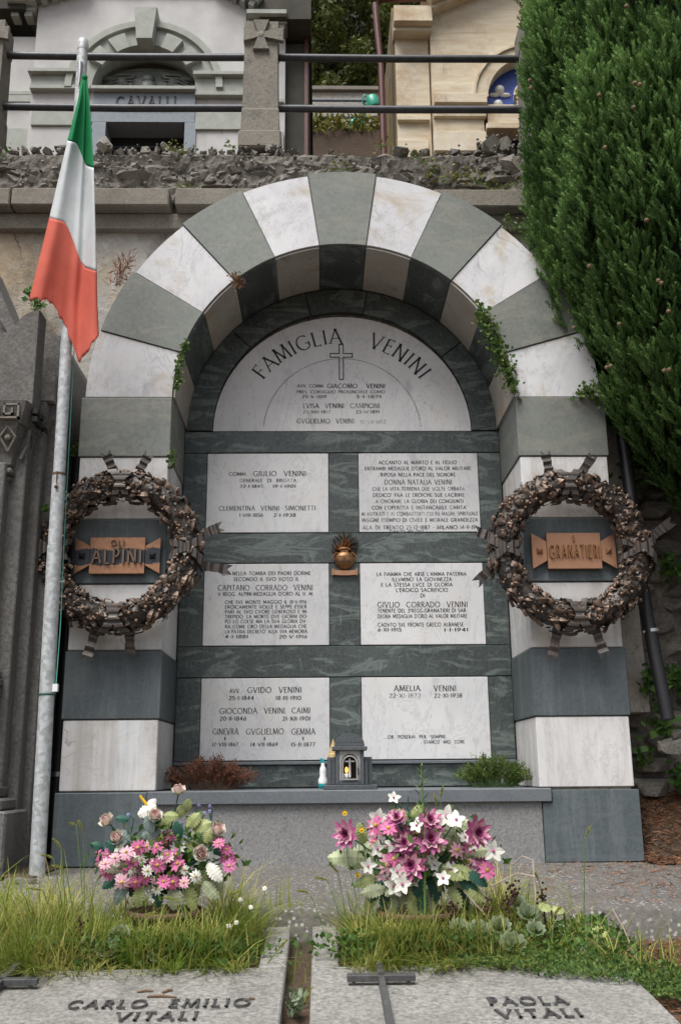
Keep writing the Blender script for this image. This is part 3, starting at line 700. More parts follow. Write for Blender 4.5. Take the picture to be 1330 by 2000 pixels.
def wreath(cx, cz, seed, label, leafsets, tails, bands):
    rg = random.Random(seed); cy = -.135; R0, r0 = .452, .103
    t = thing('bronze_wreath', (cx, -.01, cz), label, 'wreath', 'bronze wreaths fixed on the tomb piers')
    mb = MB(); vs = []; fs = []; NU, NV = 64, 14
    for i in range(NU):
        u = 2*math.pi*i/NU
        for j in range(NV):
            v = 2*math.pi*j/NV; rr = r0*(.80+.16*mnoise.noise(Vector((math.cos(u)*4+seed, math.sin(u)*4, v*1.3))))
            q = R0+rr*math.cos(v); vs.append((cx+q*math.cos(u), cy-rr*math.sin(v), cz+q*math.sin(u)))
    for i in range(NU):
        for j in range(NV): fs.append((i*NV+j, i*NV+(j+1) % NV, ((i+1) % NU)*NV+(j+1) % NV, ((i+1) % NU)*NV+j))
    mb.v, mb.f = vs, fs; mb.build('ring', 'bronze_dark', t, True)
    for k in range(290):
        u = 2*math.pi*(k+rg.random()*.8)/290; v = rg.uniform(-.35, math.pi+.35)
        nrm = Vector((math.cos(u)*math.cos(v), -math.sin(v), math.sin(u)*math.cos(v)))
        p = Vector((cx+R0*math.cos(u), cy, cz+R0*math.sin(u)))+nrm*(r0*rg.uniform(.72, .98))
        quarter = int((u/(2*math.pi))*4) % 4
        tang = Vector((-math.sin(u), 0, math.cos(u)))*(1 if u % math.pi < math.pi/2 else -1)
        zax = (tang+nrm*rg.uniform(.05, .28)+Vector((rg.uniform(-.6, .6), 0, rg.uniform(-.6, .6)))).normalized()
        yax = (-(nrm-zax*nrm.dot(zax))).normalized(); xax = yax.cross(zax); sc = rg.uniform(.8, 1.35)
        mt = Matrix(((xax.x, yax.x, zax.x, 0), (xax.y, yax.y, zax.y, 0), (xax.z, yax.z, zax.z, 0), (0, 0, 0, 1)))
        link('leaf', LEAF[rg.choice(leafsets[quarter])], t, Matrix.Translation(p-zax*.03*sc) @ mt @ Matrix.Scale(sc, 4))
    sm = MB()      # the close-packed small leaves between the large ones
    for k in range(1100):
        u = rg.uniform(0, 2*math.pi); v = rg.uniform(-.5, math.pi+.5); nrm = Vector((math.cos(u)*math.cos(v), -math.sin(v), math.sin(u)*math.cos(v)))
        p = Vector((cx+R0*math.cos(u), cy, cz+R0*math.sin(u)))+nrm*(r0*rg.uniform(.78, .98)); d = (Vector((rg.gauss(0, 1), rg.gauss(0, .5), rg.gauss(0, 1)))); d = (d-nrm*d.dot(nrm)).normalized(); e = nrm.cross(d); L = rg.uniform(.022, .042); w_ = L*.42; up = nrm*rg.uniform(.0, .55)*L
        sm.add([p-d*L*.5, p+e*w_+up*.6, p+d*L*.6+up, p-e*w_+up*.4, p+nrm*L*.22], [(0, 1, 4), (1, 2, 4), (2, 3, 4), (3, 0, 4)])
    o = sm.build('small_leaves', 'bronze_dark', t); o['kind'] = 'stuff'
    for k in range(150):
        u = rg.uniform(0, 2*math.pi); v = rg.uniform(.1, math.pi-.1)
        if leafsets[int((u/(2*math.pi))*4) % 4][0] == 1 and rg.random() < .5: continue
        nrm = Vector((math.cos(u)*math.cos(v), -math.sin(v), math.sin(u)*math.cos(v)))
        p = Vector((cx+R0*math.cos(u), cy, cz+R0*math.sin(u)))+nrm*(r0*1.02); s_ = rg.uniform(.6, 1.2)
        link('berry', BERRY, t, Matrix.Translation(p) @ Matrix.Scale(s_, 4))
    for a, b_, wd in bands:    # crossing ribbons wound round the ring
        mb = MB(); n = 40; vs = []; fs = []
        for i in range(n+1):
            f = i/n; v = -.5+f*(math.pi+1.0); u = R_(a+(b_-a)*f); rr = r0*1.13+.007*math.sin(f*58)
            for k in (-1, 1):
                uu = u+k*wd/R0*.9; q = R0+rr*math.cos(v); vs.append((cx+q*math.cos(uu), cy-rr*math.sin(v), cz+q*math.sin(uu)))
        for i in range(n): fs.append((2*i, 2*i+1, 2*i+3, 2*i+2))
        mb.v, mb.f = vs, fs; mb.build('ribbon_band', 'bronze_ribbon', t)
    for x0, z0, x1, z1 in tails:
        mb = MB(); ribbon(mb, (cx+x0, cy-.01, cz+z0), (cx+x1, cy+rg.uniform(-.02, .05), cz+z1), .032, .008, (0, -1, 0), waves=3.2); mb.build('ribbon_tail', 'bronze_ribbon', t)
    return t
bands = [(c+d, c-d, .03) for c in (0, 90, 180, 270) for d in (15, -15)]
wreath(-1.51, 2.0, 3, 'bronze leaf wreath with crimped ribbons around the plaque reading ALPINI', [[1, 1, 0], [0, 2], [3, 0, 2], [2, 1]],
       [(-.06, .53, -.12, .67), (.09, .53, .16, .66), (-.12, -.50, -.18, -.70), (.09, -.52, .09, -.68), (-.5, .1, -.69, .11), (-.5, -.12, -.70, -.10), (.5, .10, .66, .16), (.52, -.10, .72, -.12)], bands)
wreath(1.51, 1.99, 8, 'bronze leaf wreath with crimped ribbons around the plaque reading GRANATIERI', [[2, 0], [3, 3], [1, 1, 3], [0, 2, 3]],
       [(-.11, .52, -.13, .68), (.08, .50, .19, .66), (-.12, -.50, -.17, -.71), (.11, -.50, .17, -.69), (-.47, .07, -.63, .13), (-.49, -.06, -.63, -.20), (.5, .06, .69, .19)], bands)
# flaming grenade emblem
gr = thing('grenade_emblem', (.005, .66, 2.0), 'small bronze flaming grenade emblem with scroll in the middle of the green frame', 'emblem')
gx, gz, gy = .006, 2.10, YB-.03
mb = MB()
for rg_, (a, L, wd) in enumerate([(-80, .085, .02), (-62, .10, .022), (-45, .115, .022), (-28, .125, .024), (-12, .14, .024), (2, .155, .026), (16, .142, .024), (31, .13, .024), (47, .118, .022), (63, .10, .022), (80, .085, .02)]):
    aa = R_(a); n = 6; vs = []
    for i in range(n+1):
        t = i/n; bend = .014*math.sin(t*7+rg_)+aa*0; ln = .018+L*t
        c = Vector((gx+math.sin(aa)*ln+math.cos(aa)*bend, 0, gz+.062+math.cos(aa)*ln-math.sin(aa)*bend)); wv = wd*.5*(1-t)**.7*(1.1+.3*math.sin(t*6))
        for k, yy in ((-1, gy-.003), (0, gy-.024-.006*(rg_ % 3)), (1, gy-.003)): vs.append((c.x+k*wv*math.cos(aa), yy, c.z-k*wv*math.sin(aa)))
    fs = []
    for i in range(n): q = i*3; fs += [(q, q+1, q+4, q+3), (q+1, q+2, q+5, q+4)]
    mb.add(vs, fs)
mb.build('flames', 'bronze_gren', gr)
MB().ball((gx, gy-.012, gz), .074, 18, 12, (1, .55, 1)).build('grenade_ball', 'bronze_gren', gr, True)
MB().tube([(gx-.042, gy-.03, gz+.078), (gx-.02, gy-.042, gz+.085), (gx+.02, gy-.042, gz+.085), (gx+.042, gy-.03, gz+.078)], .008, 8).build('collar', 'bronze_gren', gr, True)
MB().prism([(gx-.026, gz+.055), (gx+.026, gz+.055), (gx+.03, gz+.082), (gx-.03, gz+.082)], gy-.035, gy).build('neck', 'bronze_gren', gr)
for s in (-1, 1):
    MB().tube([(gx+s*.05, gy-.02, gz+.05), (gx+s*.064, gy-.024, gz+.055), (gx+s*.092, gy-.024, gz+.018), (gx+s*.074, gy-.02, gz+.006)], .006, 6).build('handle', 'bronze_gren', gr)
    MB().box(gx+s*.088-.008, gx+s*.088+.008, gy-.028, gy, gz-.118, gz-.068, .003).build('scroll_end', 'bronze_bright', gr)
MB().prism([(gx-.08, gz-.112), (gx-.03, gz-.116), (gx+.03, gz-.116), (gx+.08, gz-.112), (gx+.08, gz-.076), (gx+.03, gz-.08), (gx-.03, gz-.08), (gx-.08, gz-.076)], gy-.022, gy).build('scroll', 'bronze_bright', gr)
for tt, hw, dz in (("GRANATIERI", .05, .025), ("DI", .01, .005), ("SARDEGNA", .05, -.016)):
    text_mb(tt, gx-hw, gx+hw, gz+dz, .013, lambda u, v, d: (u, gy-.012-.0425*math.sqrt(max(0, 1-((u-gx)/.074)**2-((v-gz)/.074)**2))-.0015, v), serif=False).build('lettering', 'ink', gr)
# ================================================================ RETAINING WALL
def rock_mesh(name, mat, seed, sx=1., sy=1., sz=1., n=15):
    rg = random.Random(seed); bm = bmesh.new()
    for i in range(n):
        v = Vector((rg.gauss(0, 1), rg.gauss(0, 1), rg.gauss(0, 1))).normalized()
        m = max(abs(c) for c in v); v = v*(.55+.45/m*.8); v *= rg.uniform(.82, 1.05)
        bm.verts.new((v.x*.5*sx, v.y*.5*sy, v.z*.5*sz))
    res = bmesh.ops.convex_hull(bm, input=bm.verts[:])
    bmesh.ops.delete(bm, geom=[v for v in bm.verts if not v.link_faces], context='VERTS')
    bmesh.ops.recalc_face_normals(bm, faces=bm.faces[:])
    mb = MB(); mb.addbm(bm); return mb.mesh(name, mat)
ROCKS = [rock_mesh('rubble_stone', 'rubble', 100+i, n=13+i % 6) for i in range(14)]
WROCKS = [rock_mesh('wall_stone', 'wall_rock', 200+i, n=18) for i in range(10)]
PROCKS = [rock_mesh('pale_stone', 'pale_rock', 300+i, n=14) for i in range(4)]
def rotm(rg, a): return Matrix.Rotation(rg.uniform(-a, a), 4, 'X') @ Matrix.Rotation(rg.uniform(-a, a), 4, 'Y') @ Matrix.Rotation(rg.uniform(-a, a), 4, 'Z')

rw = thing('retaining_wall', (0, .9, 0), 'stained plaster retaining wall with rubble top behind the striped arch', 'wall')
def wz(x, z): return .80-.012*mnoise.noise(Vector((x*1.5, z*1.5, 1)))-.006*mnoise.noise(Vector((x*7, z*7, 1)))
vs = []; fs = []; NX, NZ = 110, 66
for j in range(NZ+1):
    for i in range(NX+1):
        x = -5+10*i/NX; z = -.05+5.1*j/NZ; vs.append((x, wz(x, z), z))
for j in range(NZ):
    for i in range(NX): a = j*(NX+1)+i; fs.append((a, a+1, a+NX+2, a+NX+1))
mb = MB(); mb.v, mb.f = vs, fs; mb.build('plaster_face', 'old_plaster', rw, True)
MB().box(-5, 5, .845, 1.25, -.05, 5.70).build('wall_core', 'mortar', rw)
vs = []; fs = []
for j in range(13):
    for i in range(181):
        x = -3.3+5.2*i/180; z = 5.22+.50*j/12; vs.append((x, .80+.035*mnoise.noise(Vector((x*6, z*9, 2)))+.02*mnoise.noise(Vector((x*19, z*19, 4)))+(.05 if j == 12 else 0), z+(.03*mnoise.noise(Vector((x*9, 1, 1))) if j == 12 else 0)))
for j in range(12):
    for i in range(180): a = j*181+i; fs.append((a, a+1, a+182, a+181))
mb = MB(); mb.v, mb.f = vs, fs; mb.build('mortar_face', 'mortar', rw)
MB().box(-5, 5, .72, .86, 4.93, 5.07, .006).build('string_course', 'coping', rw)
x = -5.
for wdt in (1.1, 1.2, 1.3, .0):
    if wdt: MB().box(x, x+wdt-.012, .60, .92, 5.075, 5.235, .01).build('coping_stone', 'coping', rw)
    x += wdt
for a, c in ((-1.36, -.3), (-.29, .75), (.77, 1.62), (1.64, 2.6)):
    MB().box(a, c, .60+rnd.uniform(-.01, .01), .92, 5.075, 5.235 if a < 1 else 5.225, .01).build('coping_stone', 'coping', rw)
rg = random.Random(21)
def toprow(x):    # height of the broken crest
    return 5.80+.05*mnoise.noise(Vector((x*2.3, 0, 0)))+.03*mnoise.noise(Vector((x*7, 0, 5)))-(.17 if .05 < x < .5 else 0)-(.05 if -.4 < x <= .05 else 0)+(.12 if 1.15 < x else 0)
z = 5.37; row = 0; cnt = 0
while z < 5.84:
    hgt = rg.choice((.045, .06, .075)) if z < 5.62 else rg.choice((.05, .07, .09)); x = -3.15+rg.uniform(0, .1)
    while x < 1.75:
        wd = rg.choice((.08, .12, .16, .22, .32))*rg.uniform(.9, 1.15) if z < 5.62 else rg.uniform(.05, .13)
        zc = z+hgt/2+rg.uniform(-.015, .015)
        if zc < toprow(x+wd/2) and cnt < 298:
            jag = .10 if z < 5.62 else .5
            m = Matrix.Translation((x+wd/2, .835+rg.uniform(-.025, .02)+(.04 if jag > .2 else 0), zc)) @ rotm(rg, jag) @ Matrix.Diagonal((wd*1.02, rg.uniform(.12, .16), hgt*rg.uniform(1.05, 1.35), 1))
            link('stone', rg.choice(ROCKS if rg.random() < .68 else PROCKS), rw, m); cnt += 1
        x += wd
    z += hgt*.93
for px, py, s_ in ((205, 285, .16), (345, 305, .13), (780, 300, .17), (955, 285, .2), (985, 285, .16), (880, 340, .22), (1000, 330, .25), (930, 350, .18)):
    p = at(px, py, .82); link('stone', rg.choice(ROCKS if px != 345 else PROCKS), rw, Matrix.Translation(p) @ rotm(rg, .5) @ Matrix.Diagonal((s_, s_, s_*1.1, 1)))
# loose chips of stone and mortar
def chips(name, n, box, size, mat, parent, seed, zf=None):
    r = np.random.default_rng(seed); base = np.array([[-1, 0, 0], [1, 0, 0], [0, -1, 0], [0, 1, 0], [0, 0, -1], [0, 0, 1]], float)
    F = np.array([[0, 3, 5], [3, 1, 5], [1, 2, 5], [2, 0, 5], [3, 0, 4], [1, 3, 4], [2, 1, 4], [0, 2, 4]])
    V = []; FF = []; T = []
    for i in range(n):
        p = np.array([r.uniform(box[0], box[1]), r.uniform(box[2], box[3]), 0]); p[2] = zf(p[0]) + r.uniform(-box[5], 0)**1 if zf else r.uniform(box[4], box[5])
        A = np.linalg.qr(r.normal(size=(3, 3)))[0]; s_ = size*r.uniform(.4, 1.2)
        V.append((base*r.uniform(.6, 1.2, size=(6, 3))*s_) @ A + p); FF.append(F+6*i); T.append(np.full(6, r.uniform(0, 1)))
    return leafobj(name, np.concatenate(V), np.concatenate(FF), mat, np.concatenate(T), parent)
def leafobj(name, V, F, mat, tone, parent=None):
    o = npmesh(name, V, F, mat, parent); at_ = o.data.attributes.new('tone', 'FLOAT', 'POINT'); at_.data.foreach_set('value', np.asarray(tone, np.float32)); o['kind'] = 'stuff'; return o
chips('rubble_chips', 1500, (-3.2, 1.75, .77, .92, 0, .45), 0.018, 'chip', rw, 4, zf=lambda x: toprow(x)-.02)

# ---- railing with stone posts on the wall
rl = thing('railing', (-.69, 1.0, 5.8), 'grey pipe railing between weathered stone posts on the rubble wall', 'railing')
def post(cx, y, z0, z1, wid0, wid1):
    mb = MB(); d = .13
    def fr(z, wd, dd): return [(cx-wd, y-dd, z), (cx+wd, y-dd, z), (cx+wd, y+dd, z), (cx-wd, y+dd, z)]
    secs = [(z0, wid0, d), (z0+.22, wid0*.97, d), (z0+.24, wid0*.93, d*.95), (z1-.28, wid1, d*.9), (z1-.27, wid1*1.04, d*.95), (z1-.03, wid1*1.02, d*.95), (z1, wid1*.55, d*.6)]
    vs = [v for s_ in secs for v in fr(*s_)]; fs = [(3, 2, 1, 0), tuple(range(len(vs)-4, len(vs)))]
    for i in range(len(secs)-1):
        for k in range(4): fs.append((i*4+k, i*4+(k+1) % 4, i*4+4+(k+1) % 4, i*4+4+k))
    mb.add(vs, fs); p = mb.build('post', 'post_stone', rl)
    zc = z1-.19; yy = y-d*.95
    for a in range(4):    # flared arms of the carved cross
        an = math.pi/2*a; c, s_ = math.cos(an), math.sin(an); L = .155 if a != 3 else .2
        pts = [(-.028, .02), (.028, .02), (.072, L), (.045, L-.0), (-.045, L), (-.072, L)]
        q = [(cx+u*c-v*s_, zc+u*s_+v*c) for u, v in pts]; q2 = q if sum(q[i][0]*q[(i+1) % 6][1]-q[(i+1) % 6][0]*q[i][1] for i in range(6)) > 0 else q[::-1]
        MB().prism(q2, yy-.03, yy+.01, .004).build('cross_arm', 'post_stone', p)
    MB().ball((cx, yy-.012, zc), .045, 10, 6, (1, .6, 1)).build('cross_boss', 'post_stone', p)
    MB().box(cx-wid0*1.12, cx+wid0*1.12, y-d*1.15, y+d, z0-.17, z0+.003, .015).build('post_base', 'coping', p)
post(-.692, 1.0, 5.98, 7.16, .168, .148)
post(-3.14, 1.0, 5.98, 7.16, .168, .148)
post(1.80, 1.0, 5.98, 7.16, .168, .148)
for z, r in ((6.865, .034), (6.325, .034)):
    for a, c in ((-4.6, -3.16), (-3.12, -.7), (-.68, 1.78), (1.82, 4)):
        MB().tube([(a, 1.02, z+(0.006 if a < -.7 else 0)), ((a+c)/2, 1.02, z-.006), (c, 1.02, z)], r, 12).build('rail', 'rail_paint', rl, True)

# ================================================================ CHAPELS ON THE UPPER TERRACE
CY = 4.0
def cx_(u, v=180, Y=CY): return at(u, v, Y).x
def cz_(v, u=300, Y=CY): return at(u, v, Y).z
ch = thing('mortuary_chapel', (-2.4, CY+1, 5.6), 'pale grey stucco chapel with green mouldings and name CAVALLI over its door', 'chapel')
X0, X1 = cx_(62), cx_(478)
AXc, AZ = cx_(283), cz_(178, 283); AR = .80
# main front with the arched recess cut out
def front_with_arch(x0, x1, z0, z1, ax_, az, ar, ybot, y0, y1, door=None):
    n = 24; top = [(ax_+ar*math.cos(R_(180-180*i/n)), az+ar*math.sin(R_(180-180*i/n))) for i in range(n+1)]
    mb = MB(); mb.box(x0, ax_-ar, y0, y1, z0, z1); mb.box(ax_+ar, x1, y0, y1, z0, z1)
    for a, b_ in zip(top, top[1:]): mb.prism([a, b_, (b_[0], z1), (a[0], z1)][::-1] if False else [(a[0], a[1]), (b_[0], b_[1]), (b_[0], z1), (a[0], z1)], y0, y1)
    return mb
front_with_arch(X0, X1, 5.6, 10.35, AXc, AZ, AR, 5.6, CY, CY+.9).build('front_wall', 'stucco', ch)
MB().box(cx_(5), X0-.001, CY+.12, CY+.9, 5.6, 9.75).build('side_wing', 'stucco', ch)
MB().box(X1+.001, cx_(556), CY+.12, CY+.9, 5.6, 9.75).build('side_wing', 'stucco', ch)
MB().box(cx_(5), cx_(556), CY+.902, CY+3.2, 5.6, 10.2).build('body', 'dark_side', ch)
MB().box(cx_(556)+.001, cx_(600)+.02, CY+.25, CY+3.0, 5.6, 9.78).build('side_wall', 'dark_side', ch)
MB().box(cx_(594), cx_(601), CY+.22, CY+.26, 5.6, 11).build('corner_strip', 'red_gutter', ch)
# gable top
MB().prism([(X0-.1, 10.30), (X1+.1, 10.30), (AXc, 10.95)], CY-.05, CY+2).build('gable', 'stucco', ch)
def cornice(x0, z0, x1, z1, y, name='cornice', dent=True, hgt=.13, parent=ch, mat='green_trim'):
    d = Vector((x1-x0, z1-z0)); L = d.length; d.normalize(); nrm = Vector((-d.y, d.x))
    def q(a, b, c, e): return [(x0+d.x*a+nrm.x*c, z0+d.y*a+nrm.y*c), (x0+d.x*b+nrm.x*c, z0+d.y*b+nrm.y*c), (x0+d.x*b+nrm.x*e, z0+d.y*b+nrm.y*e), (x0+d.x*a+nrm.x*e, z0+d.y*a+nrm.y*e)]
    m = MB().prism(q(0, L, .06, hgt), y-.26, y+.1, .01).build(name, mat, parent)
    MB().prism(q(0, L, 0, .06), y-.16, y+.1, .006).build('bed_moulding', mat, m)
    if dent:
        k = int(L/.12)
        for i in range(k): MB().prism(q((i+.2)*L/k, (i+.75)*L/k, -.07, 0), y-.14, y+.02).build('dentil', mat, m)
zc0 = cz_(20, 45)
cornice(cx_(5), zc0-.05, X0-.02, zc0-.05, CY+.1); cornice(X1+.02, cz_(52, 520), cx_(560), cz_(52, 520), CY+.1)
cornice(X0-.12, cz_(14, 100), AXc-.75, cz_(-22, 170), CY)
cornice(AXc+.85, cz_(-22, 390), X1+.16, cz_(22, 490), CY)
# archivolt, voussoir blocks and keystone
def ringpart(r0, r1, a0, a1, y0, y1, name, mat, parent, cx0=None, cz0=None, n=14):
    cx0 = AXc if cx0 is None else cx0; cz0 = AZ if cz0 is None else cz0
    vs = []; fs = []
    for i in range(n+1):
        t = R_(a0+(a1-a0)*i/n)
        for r, y in ((r0, y0), (r1, y0), (r1, y1), (r0, y1)): vs.append((cx0+r*math.cos(t), y, cz0+r*math.sin(t)))
    for i in range(n):
        for k in range(4): fs.append((i*4+k, i*4+4+k, i*4+4+(k+1) % 4, i*4+(k+1) % 4))
    if abs(a1-a0) < 360: fs += [(0, 1, 2, 3), (n*4+3, n*4+2, n*4+1, n*4)]
    return MB().add(vs, fs).build(name, mat, parent)
av = ringpart(.66, .90, 0, 180, CY-.042, CY+.35, 'archivolt', 'green_trim', ch, n=30)
ringpart(.90, .985, 0, 180, CY-.09, CY+.05, 'outer_moulding', 'green_trim', av, n=30)
for a in (38, 63, 117, 142): ringpart(.60, .82, a-8, a+8, CY-.11, CY-.045, 'voussoir', 'green_trim', av, n=4)
MB().prism([(AXc-.10, AZ+.62), (AXc+.10, AZ+.62), (AXc+.145, AZ+1.09), (AXc-.145, AZ+1.09)], CY-.2, CY, .01).build('keystone', 'green_trim', ch)
# recess and relief medallion
MB().box(AXc-.9, AXc+.9, CY+.30, CY+.5, AZ-.3, AZ+.9).build('tympanum', 'dark_side', ch)
med = MB().lathe([(.0, .03), (.58, .03), (.62, 0), (.68, 0), (.70, .04)], 36, (AXc, 0, AZ-.02), 'Y'); med.v = [(x, CY+.22-(y)*1., (z-AZ+.02)*.36+AZ+.23) for x, y, z in med.v]
md = med.build('relief_medallion', 'relief_bronze', ch, True)
rr = MB()
for bx, bz, r, sx, sz in [(0, .12, .10, 1, 1.1), (0, -.1, .16, 1, 1.2), (-.33, .05, .10, 1, 1), (.33, .05, .10, 1, 1), (-.4, -.14, .15, 1.3, .7), (.4, -.14, .15, 1.3, .7), (-.2, .2, .06, 1, 1), (.2, .2, .06, 1, 1), (0, -.27, .12, 1.8, .6), (-.5, .12, .09, 1.4, .6), (.5, .12, .09, 1.4, .6), (-.22, -.05, .08, .7, 1.4), (.22, -.05, .08, .7, 1.4)]:
    rr.ball((AXc+bx, CY+.19, AZ+.24+bz*.66), r*.8, 10, 7, (sx*1.1, .7, sz*.85))
for k in range(5):
    for sg in (-1, 1): rr.tube([(AXc+sg*(.60-.03*k), CY+.17, AZ+.10+.05*k), (AXc+sg*.4, CY+.155, AZ+.16+.05*k), (AXc+sg*.2, CY+.17, AZ+.2+.045*k)], .016, 6)
rr.build('carved_figures', 'relief_bronze', md, True)
for s in (-1, 1):
    xs = sorted((AXc+s*.63, AXc+s*.81)); MB().box(xs[0], xs[1], CY+.002, CY+.5, 5.6, AZ+.0).build('arch_pier', 'stucco', ch)
MB().box(cx_(-60), cx_(5)-.002, CY+.3, CY+3.0, 5.6, 9.9).build('side_wall', 'dark_side', ch)
MB().box(cx_(-80), X0-.14, CY-.1, CY+3.3, 9.99, 10.2).build('roof_slab', 'dark_side', ch)
MB().box(X1+.18, cx_(600)+.05, CY-.1, CY+3.3, 9.86, 10.2).build('roof_slab', 'dark_side', ch)
# mouldings, bands, lintel and door
for (u0, u1, v0, v1, dp, mt, nm) in [(60, 168, 145, 153, .12, 'green_trim', 'impost_moulding'), (64, 166, 153, 172, .05, 'green_trim', 'impost_block'), (380, 478, 150, 157, .12, 'green_trim', 'impost_moulding'), (383, 478, 157, 185, .05, 'green_trim', 'impost_block'),
     (62, 180, 174, 182, .08, 'green_trim', 'string_moulding'), (383, 480, 186, 193, .08, 'green_trim', 'string_moulding'), (64, 180, 216, 248, .03, 'green_trim', 'plinth_band'), (383, 478, 222, 255, .03, 'green_trim', 'plinth_band'), (182, 384, 177, 184, .10, 'green_trim', 'lintel_moulding')]:
    MB().box(cx_(u0, v0), cx_(u1, v0), CY-dp, CY+.05, cz_(v1), cz_(v0), .006).build(nm, mt, ch)
for (u0, u1, v0, v1, mt, nm) in [(6, 61, 172, 180, 'green_trim', 'string_moulding'), (6, 61, 180, 194, 'green_trim', 'string_block'), (6, 61, 245, 300, 'green_trim', 'plinth_band'), (480, 554, 184, 192, 'green_trim', 'string_moulding'), (480, 554, 250, 300, 'green_trim', 'plinth_band')]:
    MB().box(cx_(u0, v0), cx_(u1, v0), CY+.06, CY+.15, cz_(v1), cz_(v0), .006).build(nm, mt, ch)
ln = MB().box(cx_(184), cx_(383), CY-.03, CY+.4, cz_(214), cz_(185)).build('name_lintel', 'blue_lintel', ch)
p, q = at(228, 200, CY-.03), at(344, 200, CY-.03); text_mb("CAVALLI", p.x, q.x, p.z, .155, flatY(CY-.035), depth=.012, gap=.3).build('lettering', 'ink', ln)
MB().box(cx_(180), cx_(383), CY-.02, CY+.4, cz_(240), cz_(214)-.003).build('door_lintel', 'blue_lintel', ch)
for u0, u1 in ((180, 207), (361, 383)): MB().box(cx_(u0, 260), cx_(u1, 260), CY-.02, CY+.4, 5.6, cz_(240)-.003).build('door_jamb', 'blue_lintel', ch)
dr = MB().box(cx_(207), cx_(361), CY+.30, CY+.35, 5.6, cz_(240)).build('door', 'dark_void', ch)
for k in range(6):
    x = cx_(215+k*27, 260); MB().box(x-.012, x+.012, CY+.28, CY+.30, 5.6, cz_(258)).build('door_bar', 'rail_paint', dr)
MB().box(cx_(208), cx_(360), CY+.275, CY+.299, cz_(262), cz_(258)).build('door_bar', 'rail_paint', dr)

c2 = thing('mortuary_chapel', (2.2, CY+1, 5.6), 'warm travertine chapel with blue majolica lunette and dark red downpipe', 'chapel')
BX, BZ, BR = cx_(1043), cz_(195, 1000), .66
front_with_arch(cx_(843, 150), 4.6, 5.6, 10.8, BX, BZ, BR, 5.6, CY, CY+.5).build('front_wall', 'travertine', c2)
MB().box(cx_(776, 200), cx_(842, 200), CY+.10, CY+.5, 5.6, cz_(62, 800)).build('side_pilaster', 'travertine', c2)
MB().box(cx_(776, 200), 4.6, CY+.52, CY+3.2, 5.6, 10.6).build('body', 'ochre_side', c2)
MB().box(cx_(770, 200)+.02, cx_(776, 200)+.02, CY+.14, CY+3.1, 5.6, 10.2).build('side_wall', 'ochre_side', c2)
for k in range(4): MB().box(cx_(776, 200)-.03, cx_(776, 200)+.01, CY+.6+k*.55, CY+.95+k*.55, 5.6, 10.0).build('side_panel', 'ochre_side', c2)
for v0, v1, dp in ((168, 190, .05), (192, 210, .10), (222, 232, .05), (262, 300, .06)):
    MB().box(cx_(846, v0), cx_(948, v0), CY-dp, CY+.05, cz_(v1, 900), cz_(v0, 900), .006).build('band', 'travertine', c2)
MB().box(cx_(777, 225), cx_(840, 225), CY+.04, CY+.12, cz_(230, 800), cz_(222, 800), .006).build('band', 'travertine', c2)
MB().box(cx_(777, 270), cx_(838, 270), CY+.05, CY+.12, 5.6, cz_(268, 800), .006).build('band', 'travertine', c2)
ringpart(BR-.06, BR+.10, 0, 180, CY-.06, CY+.2, 'archivolt', 'travertine', c2, BX, BZ, 24)
ringpart(BR+.10, BR+.13, 0, 180, CY-.09, CY+.05, 'archivolt_edge', 'travertine', c2, BX, BZ, 24)
lunp = [(BX-BR, BZ-.0), (BX+BR, BZ)]+[(BX+BR*math.cos(R_(180*i/24)), BZ+BR*math.sin(R_(180*i/24))) for i in range(1, 24)]
mj = MB().prism([(x, z-.07) for x, z in lunp], CY+.12, CY+.2).build('majolica_panel', 'majolica_blue', c2)
for dx, dz in ((-.42, .20), (-.45, -.02), (.42, .2), (.45, -.02)):
    MB().ball((BX+dx, CY+.10, BZ+dz+.02), .065, 10, 7).build('cherub_head', 'majolica_white', mj, True)
    for s in (-1, 1): MB().ball((BX+dx+s*.07, CY+.11, BZ+dz-.045), .06, 8, 6, (1.3, .5, .5)).build('cherub_wing', 'majolica_white', mj, True)
ringpart(.20, .235, 0, 360, CY+.07, CY+.14, 'garland', 'majolica_yellow', mj, BX, BZ+.12, 26)
ringpart(.16, .20, 0, 360, CY+.08, CY+.14, 'garland', 'majolica_green', mj, BX, BZ+.12, 26)
ringpart(.235, .25, 0, 360, CY+.07, CY+.14, 'garland_rim', 'majolica_white', mj, BX, BZ+.12, 26)
nl = MB().box(BX-BR+.05, BX+BR-.05, CY-.01, CY+.4, BZ-.37, BZ-.075).build('name_lintel', 'travertine', c2)
p = at(1009, 196, CY); text_mb("P", p.x-.04, p.x+.045, p.z, .12, flatY(CY-.014), depth=.01, thick=.2, thin=.12).build('lettering', 'ink', nl)
MB().box(BX-BR+.02, BX+BR-.02, CY-.05, CY+.3, BZ-.45, BZ-.372, .006).build('door_moulding', 'travertine', c2)
MB().box(BX-BR+.08, BX+BR-.08, CY+.18, CY+.3, 5.6, BZ-.46).build('door', 'dark_void', c2)
cornice(cx_(768, 60), cz_(66, 800), cx_(842, 60), cz_(66, 800), CY+.1, dent=False, hgt=.3, parent=c2, mat='travertine')
cornice(cx_(843, 30), cz_(34, 850), cx_(1010, 0)+.1, cz_(-40, 1000), CY, dent=False, hgt=.3, parent=c2, mat='travertine')
gx0 = cx_(742, 20)
MB().tube([(gx0-.03, CY-.1, cz_(8, 740)), (gx0+.8, CY-.12, cz_(6, 800))], .06, 10).build('gutter', 'red_gutter', c2, True)
MB().tube([at(732, 8, CY+.1), at(737, 60, CY+.1), at(744, 130, CY+.1), at(750, 330, CY+.1)], .042, 10).build('downpipe', 'red_gutter', c2, True)

